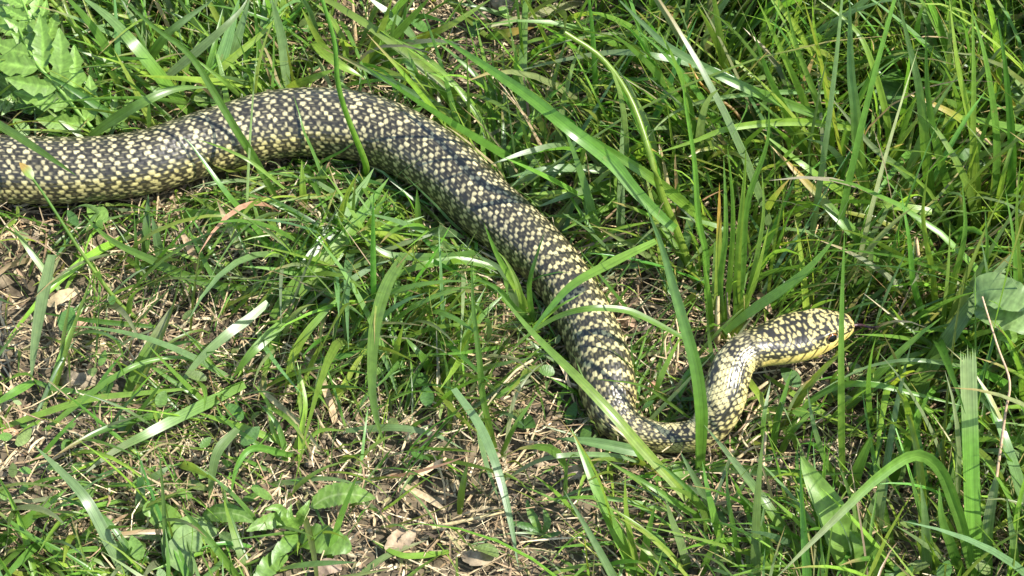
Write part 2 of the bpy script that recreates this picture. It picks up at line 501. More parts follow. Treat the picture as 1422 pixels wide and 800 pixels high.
# relief on the head: plates, brow, mouth groove, eye socket
rel_h = 0.00010 * (sstep(0.0, 0.12, 0.5 - np.maximum(np.abs(a2), np.abs(b2))) - 1) * (1 - sstep(.5, .6, T2))
rel_h = rel_h - 0.00045 * mouth + 0.0012 * np.exp(-((T2 - .69) / .10) ** 2 - ((deg - 38) / 10) ** 2) - 0.0005 * np.exp(-((T2 - .80) / .09) ** 2 - ((deg - 52) / 14) ** 2)
rel_h = rel_h - 0.0011 * np.exp(-(de / 0.8) ** 2) - 0.00018 * seam
rel_h = rel_h * (1 - sstep(.96, 1.0, T2))
relief = relief * (1 - headz) + rel_h * headz
# soft unevenness of the flesh
flesh = (vnoise(S2 * 38, PH * 1.3, 81) - .5) * 0.0011 * (1 - headz)
# skin folds where the neck bends sharply
rr = relief + flesh
Wx = Wd[:, None] + rr; Hx = Hd[:, None] + rr
SV = ctr[:, None] + Bn[:, None] * (ux * Wx)[..., None] + Up[:, None] * (uz * Hx)[..., None]
me = make_mesh("body", SV.reshape(-1, 3), grid_faces(len(SS), NA, True), pig.reshape(-1, 3))
root = empty("snake", at(838, 560, 0.0), "black snake speckled with pale yellow, winding through the grass with its tongue out", "snake")
add("body", me, M_SNAKE, root)


def head_point(t, d, side, out=0.0):
    i = np.argmin(np.abs((SS - s_head) / LH - t))
    j = np.argmin(np.abs(np.degrees(phi) - side * d))
    p = SV[i, j]
    n = nrm(p - ctr[i])
    return p + n * out, n, Tn[i]


cam_side = 1 if (Bn[-80] @ VIEW) > 0 else -1
nu_, nv_ = 24, 20
for side in (cam_side, -cam_side):
    c, n, t_ = head_point(eyeT, eyeD, side, -0.0002)
    n = nrm(n + np.array([0, 0, -0.25]) + 0.15 * t_)
    e1 = nrm(t_ - n * (t_ @ n)); e2 = np.cross(n, e1)
    th = np.linspace(0, math.pi * 0.75, nv_)[:, None]; ps = np.linspace(0, 2 * math.pi, nu_, endpoint=False)[None]
    R = 0.0026
    V = c + R * (np.cos(th)[..., None] * n * 0.82 + (np.sin(th) * np.cos(ps))[..., None] * e1 + (np.sin(th) * np.sin(ps))[..., None] * e2)
    d_ = np.degrees(np.broadcast_to(th, (nv_, nu_)))[..., None]
    irc = np.where(d_ < 50, np.array([0.006, 0.005, 0.006]), np.where(d_ < 57, np.array([0.26, 0.12, 0.03]), np.where(d_ < 66, np.array([0.16, 0.055, 0.02]), np.array([0.02, 0.015, 0.012]))))
    V[0] = c + R * 0.82 * n
    me = make_mesh("eye", V.reshape(-1, 3), grid_faces(nv_, nu_, True), irc.reshape(-1, 3))
    add("eye", me, M_EYE, root)

tip = SV[-1].mean(0)
tz = tip[2] - 0.002
tp = np.array([tip - 0.003 * Tn[-1] - [0, 0, .0016], at(1194, 451.5, tz), at(1203, 453.5, tz + .0008), at(1210, 455, tz + 0.0005)])
P, _ = spline(np.column_stack([tp, np.zeros(4)]), 16); P = P[:, :3]
tv, tf, tcol, tuv = tube(P, np.linspace(0.00085, 0.00055, 16), np.tile([0.055, 0.022, 0.028], (16, 1)), 8)
allv, allf, allc, allu = [tv], [tf], [tcol], [tuv]
off = len(tv)
for e in (at(1222, 454, tz + .003), at(1221, 460, tz - .002)):
    P2, _ = spline(np.column_stack([np.array([P[-2], P[-1] * .4 + e * .6 + [0, 0, .0003], e]), np.zeros(3)]), 10); P2 = P2[:, :3]
    v_, f_, c_, u_ = tube(P2, np.linspace(0.00048, 0.00012, 10), np.tile([0.05, 0.012, 0.03], (10, 1)), 6)
    allv.append(v_); allf.append(f_ + off); allc.append(c_); allu.append(u_); off += len(v_)
me = make_mesh("tongue", np.vstack(allv), np.vstack(allf), np.vstack(allc), np.vstack(allu))
add("tongue", me, M_TONGUE, root)

# coarse capsule chain of the snake, used to keep plants from growing through it
cs = np.linspace(0, len(SS) - 1, 170).astype(int)
KC, KR = ctr[cs], np.maximum(Wd[cs], Hd[cs]) * 1.03
kx, ky, kd = px_of(KC)
krp = KR / (TAN / 711 * kd)


def push_out(P, extra=0.0010):
    """Move path points (…,3) that lie inside the snake to just outside its skin."""
    sh = P.shape
    p = P.reshape(-1, 3).copy()
    near = np.where((p[:, 2] < 0.075) & (np.abs(p[:, 0]) < 0.32) & (np.abs(p[:, 1]) < 0.3))[0]
    for s0 in range(0, len(near), 20000):
        idx = near[s0:s0 + 20000]
        d = p[idx][:, None] - KC[None]
        dist = np.linalg.norm(d, axis=2) - KR[None]
        j = dist.argmin(1)
        ins = dist[np.arange(len(idx)), j] < extra
        q = idx[ins]; jj = j[ins]
        dv = p[q] - KC[jj]
        dv[:, 2] = np.maximum(dv[:, 2], -0.3 * KR[jj])
        p[q] = KC[jj] + nrm(dv) * (KR[jj] + extra)[:, None]
    return p.reshape(sh)


#@@VEG@@
# ------------------------------------------------------------------ straw litter, crumbs of soil
def px_grid(tbl, x, y):
    """Bilinear look-up of a table laid over the turf (8 columns x 5 rows over the part in view, edge values beyond)."""
    tbl = np.asarray(tbl, float)
    gx_ = np.clip(x / 1422 * 8 - .5, 0, 6.999); gy_ = np.clip(y / 800 * 5 - .5, 0, 3.999)
    i = np.floor(gx_).astype(int); j = np.floor(gy_).astype(int)
    fx, fy = gx_ - i, gy_ - j
    return (tbl[j, i] * (1 - fx) + tbl[j, i + 1] * fx) * (1 - fy) + (tbl[j + 1, i] * (1 - fx) + tbl[j + 1, i + 1] * fx) * fy


def scatter(n_near, n_far):
    """Points on the turf: dense in and round the part in view, thinning out beyond."""
    a = np.column_stack([rng.uniform(-.36, .36, n_near), rng.uniform(-.30, .36, n_near)])
    r = rng.uniform(.30, 1.0, n_far) ** 1.0 * 1.7
    t = rng.uniform(0, 2 * math.pi, n_far)
    b = np.column_stack([r * np.cos(t), r * np.sin(t)])
    b = b[(np.abs(b[:, 0]) > .36) | (b[:, 1] < -.30) | (b[:, 1] > .36)]
    return np.vstack([a, b])


def straw_mass(n_near, n_far, lo, hi, wlo, whi, cols, zmax, seed_name, flat=True):
    xy = scatter(n_near, n_far)
    n = len(xy)
    far = np.maximum(1, np.hypot(xy[:, 0], xy[:, 1]) / .5)
    ln = np.exp(rng.uniform(np.log(lo), np.log(hi), n)) * far ** .3
    az = rng.uniform(0, 2 * math.pi, n)
    k = 4
    t = np.linspace(-.5, .5, k)
    bend = rng.normal(0, .5, n)
    ang = az[:, None] + bend[:, None] * t[None] * 1.6
    step = ln[:, None] / k
    px_ = xy[:, :1] + np.cumsum(np.cos(ang) * step, 1); py_ = xy[:, 1:] + np.cumsum(np.sin(ang) * step, 1)
    gz = ground_z(px_, py_)
    lift = rng.random(n) ** 2.2 * zmax
    tilt = rng.normal(0, .16, n)
    z = np.maximum(gz + .0004, gz.mean(1, keepdims=True) + lift[:, None] + (t * ln[:, None]) * tilt[:, None])
    P = np.stack([px_, py_, z], -1)
    W = rng.uniform(wlo, whi, n)[:, None] * far[:, None] ** .4 * np.array([.6, 1, 1, .4])[None] * .5
    S = np.stack([-np.sin(ang), np.cos(ang), np.repeat(rng.normal(0, .5, n)[:, None], k, 1)], -1)
    cols = np.asarray(cols)
    c = cols[rng.integers(0, len(cols), n)] * rng.uniform(.6, 1.25, n)[:, None]
    C = np.repeat(c[:, None], k, 1) * np.array([.9, 1, 1.05, .9])[None, :, None]
    return ribbons(P, W, S, rng.uniform(-.7, .7, n), C)


DRY = [(.42, .33, .185), (.34, .255, .14), (.24, .165, .09), (.50, .41, .26), (.16, .11, .062), (.36, .30, .185), (.27, .185, .11), (.09, .066, .044), (.12, .088, .055), (.20, .18, .08)]
v, f, c, u = straw_mass(42000, 5000, .003, .017, .0004, .0015, DRY, .006, "litter")
add("straw_litter", make_mesh("straw_litter", v, f, c, u), M_STRAW, kind="stuff", label="thatch of short broken dry straw covering the soil", cat="straw")
v, f, c, u = straw_mass(15000, 1500, .012, .050, .0003, .0010, DRY[:4], .012, "long")
add("dry_grass", make_mesh("dry_grass", v, f, c, u), M_STRAW, kind="stuff", label="long thin dead grass stalks lying on the thatch", cat="dry grass")

# crumbs: small lumpy octahedra
xy = scatter(9000, 2500); n = len(xy)
base = np.array([(1, 0, 0), (0, 1, 0), (-1, 0, 0), (0, -1, 0), (0, 0, 1), (0, 0, -1), (.6, .6, .5), (-.6, .6, .5), (-.6, -.6, .5), (.6, -.6, .5)], float)
tri = np.array([(0, 6, 4), (6, 1, 4), (1, 7, 4), (7, 2, 4), (2, 8, 4), (8, 3, 4), (3, 9, 4), (9, 0, 4), (0, 1, 6), (1, 2, 7), (2, 3, 8), (3, 0, 9), (1, 0, 5), (2, 1, 5), (3, 2, 5), (0, 3, 5)])
sz_ = np.exp(rng.normal(np.log(.0013), .45, n))
V = base[None] * sz_[:, None, None] * rng.uniform(.6, 1.3, (n, 10, 3))
V[..., 2] *= .75
V += np.column_stack([xy, ground_z(xy[:, 0], xy[:, 1]) + sz_ * .3])[:, None]
cc = np.array([(.15, .118, .075), (.22, .175, .115), (.10, .076, .05), (.28, .225, .15)])[rng.integers(0, 4, n)] * rng.uniform(.7, 1.2, n)[:, None]
F = (np.arange(n)[:, None, None] * 10 + tri[None]).reshape(-1, 3)
add("soil_crumbs", make_mesh("soil_crumbs", V.reshape(-1, 3), F, np.repeat(cc, 10, 0), None, False), M_CLOD, kind="stuff", label="loose crumbs of dry brown soil between the straw", cat="soil")

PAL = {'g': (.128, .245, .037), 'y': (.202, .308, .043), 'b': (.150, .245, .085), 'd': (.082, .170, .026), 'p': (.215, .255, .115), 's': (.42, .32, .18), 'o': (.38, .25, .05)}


COVER = np.full((820, 1440), 9.0)      # depth of the single blades, so the mass of grass leaves them in view
SHADE = []


def note_cover(P, half):
    x_, y_, d_ = px_of(P)
    w_ = np.maximum(half / (TAN / 711 * d_), 1.5)
    for a_, b_, c_, h_ in zip(x_, y_, d_, w_):
        i0, i1 = int(max(0, b_ - h_)), int(min(819, b_ + h_ + 1)); j0, j1 = int(max(0, a_ - h_)), int(min(1439, a_ + h_ + 1))
        if i1 > i0 and j1 > j0:
            COVER[i0:i1, j0:j1] = np.minimum(COVER[i0:i1, j0:j1], c_)


# ------------------------------------------------------------------ single blades, stalks and straws picked out one by one
def path3(pts, z, n):
    pts = np.array(pts, float)
    t = np.concatenate([[0], np.cumsum(np.hypot(*np.diff(pts, axis=0).T))]); t /= t[-1]
    zz = np.array(z, float) / 100 if len(z) == len(pts) else np.interp(t, np.linspace(0, 1, len(z)), np.array(z, float) / 100)
    p = at(pts[:, 0], pts[:, 1], zz)
    if len(p) == 2:
        m = p.mean(0) + np.array([0, 0, .02 * np.linalg.norm(p[1] - p[0])])
        p = np.array([p[0], m, p[1]])
    q, L = spline(np.column_stack([p, np.zeros(len(p))]), n)
    return q[:, :3], L


hero_i = 0


def blade_mesh(name, pts, z, w, kind, form='blade', sheen=False, roll=None):
    """w: widest width in photograph pixels; kind: letters of PAL, 'ab' runs from a at the root to b at the tip."""
    global hero_i
    hero_i += 1
    r = np.random.default_rng(1000 + hero_i)
    n = 26
    P, L = path3(pts, z, n)
    if kind != 's' or form != 'litter':
        P = push_out(P[None])[0]
    t = np.linspace(0, 1, n)
    ca = np.array(PAL[kind[0]]); cb = np.array(PAL[kind[-1]])
    mixc = sstep(.35, .8, t)[:, None] if len(kind) == 2 else (sstep(.6, .85, t)[:, None] if len(kind) == 3 else np.zeros((n, 1)))
    C = (ca * (1 - mixc) + cb * mixc) * r.uniform(.9, 1.15) * (1 + r.normal(0, .05, 3))
    dep_ = ((P - CAM) @ FWD)
    half = w * .5 * TAN / 711 * dep_
    if kind != 's':
        note_cover(P, half)
    if form == 'stem':
        prof = 1 - .45 * t
        V = tube(P, half * prof, C, 8)
        return make_mesh(name, *V)
    if form == 'cut':
        prof = np.minimum(1, .8 + t)
    elif form == 'strip':
        prof = np.minimum(1, .6 + 2 * t) * (1 - .75 * t ** 6)
    elif form == 'lance':
        prof = np.sin(np.pi * np.clip(t, .02, .985) ** .85) ** .75
    else:
        prof = np.minimum(1, .62 + 1.4 * t) * (1 - t ** 3.2) + .02
    T = nrm(np.gradient(P, axis=0))
    vd = nrm(CAM - P)
    N0 = nrm(vd - (vd * T).sum(1, keepdims=True) * T)
    if sheen:
        N = nrm(HALFV - (T @ HALFV)[:, None] * T)
    else:
        ang = (roll if roll is not None else r.uniform(-.6, .6)) + r.normal(0, .35) * (t - .5)
        S0 = np.cross(T, N0)
        N = N0 * np.cos(ang)[:, None] + S0 * np.sin(ang)[:, None]
    S = np.cross(T, N)
    wid = half * prof / np.clip(np.abs((N * N0).sum(1)), .55, 1)
    nu_b = 15 if form == 'cut' else 7
    v_, f_, c_, u_ = ribbons(P[None], wid[None], S[None], np.array([r.uniform(.05, .30) if not sheen else .06]), C[None], nu_b)
    u_ = u_ + [hero_i * 3.0, hero_i * 2.0]
    if form == 'cut':                       # ragged torn end
        v_ = v_.reshape(n, nu_b, 3)
        for j in range(nu_b):
            v_[-1, j] += T[-1] * (r.uniform(-.001, .001) + (.0055 if j % 2 else -.003) * r.uniform(.2, 1.0)) * min(1, w / 14)
        v_ = v_.reshape(-1, 3)
    return make_mesh(name, v_, f_, c_, u_)


def single(label, pts, z, w, kind, form='blade', name='grass_strand', cat='grass blade', group='long grass blades', mat=None, **kw):
    me_ = blade_mesh(name, pts, z, w, kind, form, **kw)
    mat = mat or (M_STRAW if kind == 's' else M_GRASS)
    return add(name, me_, mat, label=label, cat=cat, group=group)


def tuft(label, members, name='grass_tuft', cat='grass tuft', group='grass tufts', loc=None):
    first = members[0][1]
    r_ = empty(name, at(first[0][0], first[0][1], 0.0), label, cat, group)
    for m_ in members:
        pn, pts, z, w, kind = m_[:5]
        kw = m_[5] if len(m_) > 5 else {}
        add(pn, blade_mesh(pn, pts, z, w, kind, **kw), M_STRAW if kind == 's' else M_GRASS, r_)
    return r_


SH = dict(sheen=True)
ST = dict(form='stem')
# -- across and beside the snake
single("long blade leaning left across the snake's arched back", [(396, 300), (355, 222), (332, 186), (298, 129), (264, 76), (214, 37), (171, 0), (150, -18)], (0, 5, 8, 9), 11, 'g')
single("smooth green stem standing in front of the snake's highest curve", [(514, 256), (509, 239), (506, 222), (481, 158), (469, 113), (464, 56), (446, -5)], (0, 1.2, 2.6, 6, 8, 10, 12), 10, 'yg', 'stem', 'grass_stalk', 'grass stalk')
single("blade lying on the snake's back at the left edge of the photo", [(-40, 150), (0, 174), (34, 195), (79, 225), (106, 244)], (5, 5, 4.9), 12, 'g')
o = tuft("slender stem with a green bud at its tip over the snake's flank", [
    ('stem', [(194, 446), (169, 425), (146, 397), (112, 349), (65, 276), (40, 241)], (0, 3, 6), 6.5, 'yg', ST),
    ('bud', [(46, 249), (38, 238), (27, 226)], (6, 6.2, 6.4), 13, 'yo', dict(form='lance'))], 'budding_stem', 'grass stem', None)
single("thin blade rising from the turf to the dark notch on the snake's flank", [(387, 356), (352, 312), (312, 265), (267, 203), (252, 190)], (0, 4, 6), 8.5, 'g')
single("fine pale green blade curling along the snake's flank below the arch", [(395, 262), (350, 226), (310, 206), (272, 193)], (3.6, 5.4, 5.6), 5, 'y')
single("broad blade bridging from the snake's back to the stalk on its far side", [(911, 335), (854, 363), (798, 394), (767, 425), (732, 468)], (6.5, 5.8, 4.5), 13, 'yg')
single("long bright blade crossing the snake's banded body down to the lower tuft", [(977, 722), (933, 668), (894, 626), (854, 580), (804, 527), (739, 462), (688, 400)], (0, 4.2, 5.5), 15, 'yg')
single("arched thin blade resting on the snake's banded body", [(950, 470), (905, 446), (868, 431), (815, 429), (770, 442), (728, 470), (700, 500)], (3.6, 4.9, 2.5), 9, 'g')
single("hair-thin blade touching the snake's side just above its bend", [(970, 590), (930, 560), (890, 535), (825, 526)], (1, 3.0, 4.0), 4, 'g')
single("wide waxy blade standing in front of the snake's neck", [(971, 668), (974, 600), (974, 569), (967, 512), (950, 448), (936, 400), (919, 341), (897, 285)], (0, 2.4, 3.4, 5, 6.6, 7.5, 8.5, 9.2), 18, 'gb', roll=-.25)
single("straight bright blade standing in front of the snake's snout", [(1172, 684), (1169, 622), (1168, 512), (1169, 425), (1173, 316)], (0, 8, 14), 10, 'yg', roll=.1)
tuft("three small blades poking up over the snake below its widest bend", [
    ('blade', [(737, 462), (728, 422), (692, 357), (672, 310)], (0, 3, 5.8), 10, 'yg'),
    ('blade', [(742, 462), (735, 400), (747, 350), (757, 322)], (0, 4, 6), 8, 'd'),
    ('blade', [(730, 466), (722, 405), (705, 366), (690, 348)], (0, 3, 4), 9, 'y'),
    ('blade', [(746, 460), (716, 430), (690, 400), (655, 385)], (0, 3, 3.5), 11, 'g'),
    ('blade', [(733, 462), (770, 430), (812, 405)], (0, 4.2, 5), 7, 'g'),
    ('blade', [(735, 470), (722, 440), (700, 380), (660, 352)], (0, 2.6, 3.4), 12, 'b')])
# -- the stalk with hanging leaves right of the snake
tuft("tall grass stalk with three drooping leaves right of the snake's body", [
    ('stem', [(970, 400), (964, 386), (939, 318), (919, 270), (905, 222), (877, 141), (837, 82), (784, 45)], (0, 7, 10), 12, 'y', ST),
    ('leaf', [(937, 318), (925, 308), (882, 265), (849, 225), (792, 180), (736, 135), (680, 96), (604, 46)], (3.4, 8, 7.5), 19, 'g', dict(roll=.1)),
    ('leaf', [(992, 318), (975, 304), (911, 251), (832, 200), (792, 174), (770, 160)], (2, 6, 7), 15, 'yg', dict(roll=-.2)),
    ('leaf', [(960, 380), (990, 345), (1003, 318), (940, 300)], (1, 3, 3.5), 8, 'g')], 'grass_stalk', 'grass stalk', None)
single("dark blade curving up between the drooping stalk and the upright tuft", [(985, 455), (981, 400), (981, 355), (970, 304), (964, 222), (951, 141), (947, 96)], (0, 6, 12), 8.5, 'g')
tuft("upright tuft of bright blades just behind the snake's head", [
    ('blade', [(1022, 470), (1023, 414), (1026, 340), (1034, 248), (1036, 200)], (0, 6, 11), 10, 'y'),
    ('blade', [(1016, 474), (1030, 380), (1037, 285), (1065, 200), (1068, 140)], (0, 7, 13), 11, 'g'),
    ('blade', [(997, 476), (997, 400), (998, 335), (999, 254)], (0, 5, 9), 11, 'yyo'),
    ('blade', [(1012, 476), (1029, 425), (1046, 397), (1068, 312)], (0, 4, 7), 8, 'y'),
    ('blade', [(1008, 474), (1000, 400), (1008, 320), (1005, 215)], (0, 6, 10), 9, 'g'),
    ('blade', [(1015, 470), (1038, 420), (1058, 350)], (0, 3, 6), 7, 'y'),
    ('blade', [(1003, 474), (1014, 380), (1018, 290), (1010, 200)], (0, 6, 11), 8, 'yg'),
    ('blade', [(1025, 470), (1046, 380), (1060, 300), (1058, 235)], (0, 6, 10), 8, 'g'),
    ('blade', [(990, 472), (984, 410), (975, 350)], (0, 3, 6), 8, 'y'),
    ('dry_sheath', [(996, 476), (996, 450), (997, 410)], (0, 1.5, 3), 9, 's', ST),
    ('dry_sheath', [(1017, 472), (1012, 440), (1010, 405)], (0, 1.5, 3), 7, 's', ST)])
single("broad blade rising from behind the snake's head to the upper right", [(1006, 462), (1022, 448), (1050, 427), (1115, 380), (1165, 325)], (1.5, 4, 6), 14, 'g')
# -- upper right
single("long blade arching from the top edge down past the spotted leaf tips", [(1182, 176), (1106, 149), (1022, 116), (933, 68), (894, 34), (850, -10)], (4, 8, 9), 14, 'gb')
single("pale arched blade with its tip pointing at the bare soil patch", [(1095, 152), (989, 98), (905, 77), (849, 73), (778, 84), (709, 101)], (3, 6, 4), 10, 'bp', sheen=True)
single("bright horizontal blade whose tip points left in the upper grass", [(1182, 178), (1106, 169), (1018, 177), (961, 197), (910, 213)], (5, 7, 6), 11, 'y', roll=-.2)
single("thin grey-green blade ending in a frayed tip by the stalk", [(1165, 128), (1080, 128), (1003, 135), (950, 149), (919, 169), (893, 198)], (4, 6, 5), 7, 'bp')
single("thin brownish stalk slanting across the pale arched blade", [(1036, 178), (1018, 152), (975, 118), (947, 68)], (2, 5, 6), 4.5, 'so', 'stem', 'grass_stalk', 'grass stalk')
single("wide blue-green blade standing at the top edge of the tall grass", [(1220, 348), (1205, 284), (1193, 215), (1188, 150), (1182, 98), (1180, -8)], (0, 7, 13), 17, 'yb', roll=-.3)
single("blade with a kink beside the wide blue-green one in the tall grass", [(1300, 330), (1288, 240), (1278, 132), (1261, 56), (1246, -6)], (0, 8, 13), 15, 'gb')
single("yellow-green blade bowing over to the left of the kinked blade", [(1236, 230), (1230, 158), (1202, 65), (1174, 28), (1132, -4)], (2, 8, 10), 10, 'y')
single("yellowing blade with a withered pale end folded down at its side", [(1376, 200), (1350, 178), (1326, 160), (1292, 143), (1256, 128)], (3, 6, 7), 11, 'yo')
single("dry folded husk hanging beside the yellowing blade", [(1324, 160), (1350, 178), (1378, 202)], (5.5, 4.8, 4), 9, 's', 'lance', 'grass_husk', 'husk', 'dry husks')
single("blade with rust-coloured spots slanting down to the snake's snout", [(1270, 428), (1230, 369), (1174, 312), (1106, 239), (1070, 202)], (0, 4, 6), 17, 'gyo', roll=.25)
single("narrow yellow-striped blade lying above the rust-spotted blade", [(1204, 292), (1129, 239), (1078, 200), (1055, 182)], (2, 5, 6), 10, 'y')
single("pale blade with a scorched middle in the tall grass", [(1332, 332), (1298, 287), (1253, 237), (1208, 200), (1150, 130)], (2, 5, 7), 10, 'gp')
single("short mown-off blade lying level in the tall grass", [(1294, 294), (1262, 289), (1228, 284)], (5, 5.2, 5.2), 11, 'y', 'cut')
tuft("thick clump of tall blades at the top of the photo by the right edge", [
    ('blade', [(1360, 330), (1352, 200), (1330, 90), (1318, -5)], (0, 8, 13), 11, 'y'),
    ('blade', [(1372, 330), (1384, 210), (1370, 90), (1345, 0)], (0, 8, 13), 11, 'g'),
    ('blade', [(1352, 335), (1350, 240), (1352, 120), (1350, -5)], (0, 8, 14), 9, 'yg'),
    ('blade', [(1380, 335), (1405, 240), (1398, 110), (1385, 20)], (0, 8, 13), 13, 'd'),
    ('blade', [(1345, 330), (1310, 240), (1290, 140), (1285, 40)], (0, 7, 12), 12, 'd'),
    ('blade', [(1365, 340), (1340, 250), (1300, 180), (1262, 150)], (0, 6, 8), 12, 'g'),
    ('blade', [(1378, 330), (1392, 250), (1412, 190), (1440, 175)], (0, 6, 8), 9, 'y')])
tuft("fan of yellow-green blades in the tall grass at the top edge", [
    ('blade', [(1150, 250), (1120, 150), (1085, 70), (1050, -4)], (0, 7, 12), 11, 'y'),
    ('blade', [(1155, 255), (1140, 160), (1105, 60), (1090, -6)], (0, 7, 12), 10, 'g'),
    ('blade', [(1148, 258), (1100, 170), (1070, 110), (1045, 40)], (0, 6, 10), 12, 'yg'),
    ('blade', [(1158, 250), (1150, 140), (1132, 50), (1128, -4)], (0, 7, 13), 9, 'y'),
    ('blade', [(1146, 255), (1110, 200), (1080, 165), (1040, 130)], (0, 5, 7), 10, 'd'),
    ('blade', [(1160, 258), (1180, 170), (1220, 80), (1232, 20)], (0, 7, 11), 10, 'g')])
tuft("clump of upright blades between the snout and the right edge", [
    ('blade', [(1300, 470), (1296, 390), (1282, 300), (1290, 230)], (0, 6, 10), 9, 'y'),
    ('blade', [(1294, 472), (1270, 400), (1262, 330), (1250, 262)], (0, 6, 9), 9, 'g'),
    ('blade', [(1306, 470), (1325, 390), (1340, 320), (1336, 250)], (0, 6, 10), 10, 'yg'),
    ('blade', [(1290, 470), (1280, 430), (1268, 380), (1270, 330)], (0, 4, 6), 8, 'b'),
    ('blade', [(1312, 474), (1350, 430), (1370, 360), (1368, 290)], (0, 5, 8), 9, 'g'),
    ('dry_sheath', [(1284, 420), (1278, 380), (1272, 330)], (0, 2, 4), 9, 's', ST)])
tuft("vertical blades along the right edge above the round leaves", [
    ('blade', [(1400, 545), (1410, 440), (1408, 340), (1396, 262)], (0, 6, 10), 8, 'g'),
    ('blade', [(1408, 548), (1418, 420), (1412, 300), (1418, 210)], (0, 7, 12), 7, 'y'),
    ('blade', [(1395, 548), (1385, 470), (1375, 400), (1362, 330)], (0, 5, 8), 8, 'b')])
# -- right and lower right
single("broad flat blade slanting up to the round leaves on the right", [(1228, 612), (1241, 586), (1275, 532), (1320, 465), (1354, 417), (1412, 345)], (0, 4, 6.5), 25, 'gb', roll=.2)
single("mown-off pale blade with a frayed white end standing at the lower right", [(1356, 830), (1352, 760), (1348, 640), (1344, 497)], (0, 4, 8.5), 23, 'gpp', 'cut', roll=.3)
tuft("bent dry stalk with a green sheath beside the mown-off blade", [
    ('sheath', [(1371, 830), (1371, 760), (1374, 720), (1386, 656)], (0, 2, 4), 16, 'gp', dict(form='strip')),
    ('stem', [(1384, 662), (1396, 575), (1402, 530), (1385, 480), (1364, 412)], (4, 7, 9), 4.5, 's', ST)], 'grass_stalk', 'grass stalk', None)
single("wide olive blade arching over to the bottom edge in the lower right corner", [(1358, 830), (1340, 745), (1326, 699), (1305, 650), (1270, 631), (1219, 662), (1163, 716), (1074, 806)], (0, 7, 6), 17, 'gpp', roll=-.55)
single("blade curving over the dark hollow below the snake's head", [(1092, 600), (1125, 558), (1165, 536), (1210, 534), (1275, 548), (1345, 566)], (0.5, 4, 3), 9, 'g')
single("thin grey-green blade arched between the snout and the mown-off blade", [(1420, 540), (1345, 512), (1270, 500), (1210, 508), (1165, 528), (1134, 546)], (2, 5, 3.5), 6, 'b')
single("bright runner lying from the throat of the snake to the lower grass", [(1210, 612), (1160, 586), (1110, 553), (1060, 520)], (.4, 1, 1.2), 9, 'y', 'strip')
single("blade with its tip against the snake's lower coil", [(1142, 812), (1101, 755), (1060, 695), (1032, 657), (978, 590)], (0, 3, 3.2), 14, 'gb')
single("slim blade left of the straight one below the snout", [(1176, 692), (1146, 637), (1130, 590), (1121, 540)], (0, 3, 5), 9, 'gb')
tuft("short blades sprouting in the hollow below the snake's throat", [
    ('blade', [(1072, 640), (1078, 590), (1090, 545), (1100, 512)], (0, 2, 3.4), 10, 'g'),
    ('blade', [(1066, 640), (1060, 590), (1070, 530)], (0, 2, 3), 8, 'd'),
    ('blade', [(1078, 642), (1100, 600), (1140, 560)], (0, 2, 3), 9, 'g'),
    ('dry_sheath', [(1062, 690), (1060, 640), (1064, 600)], (0, 1, 2), 7, 's', ST)])
tuft("pair of folded blades in the gap above the wide olive arch", [
    ('blade', [(1180, 690), (1190, 655), (1213, 600)], (0, 2, 4), 18, 'g'),
    ('blade', [(1198, 756), (1212, 710), (1232, 655)], (0, 2, 3.6), 18, 'b', SH),
    ('blade', [(1235, 680), (1262, 610), (1290, 545)], (0, 3, 5), 14, 'g'),
    ('blade', [(1240, 690), (1255, 650), (1240, 600)], (0, 2, 4), 7, 'b')])
tuft("clump of narrow blades between the wide olive arch and the mown-off blade", [
    ('blade', [(1298, 812), (1290, 750), (1272, 690), (1262, 650)], (0, 3, 5), 10, 'd'),
    ('blade', [(1290, 812), (1286, 760), (1284, 715), (1278, 670)], (0, 3, 5), 14, 'b'),
    ('blade', [(1340, 812), (1322, 760), (1308, 720), (1304, 675)], (0, 3, 5), 15, 'g'),
    ('blade', [(1312, 812), (1296, 770), (1282, 740)], (0, 2, 3), 9, 'y')])
tuft("blades rising from the bottom edge in the lower right corner", [
    ('blade', [(1415, 830), (1408, 760), (1402, 720), (1398, 690)], (0, 3, 5), 12, 'gb'),
    ('blade', [(1400, 830), (1405, 770), (1415, 700), (1430, 640)], (0, 3, 6), 9, 'y'),
    ('blade', [(1440, 760), (1405, 640), (1380, 570), (1360, 530)], (0, 4, 6), 17, 'b'),
    ('blade', [(1440, 640), (1400, 630), (1360, 625)], (1, 2, 2), 15, 'b')])
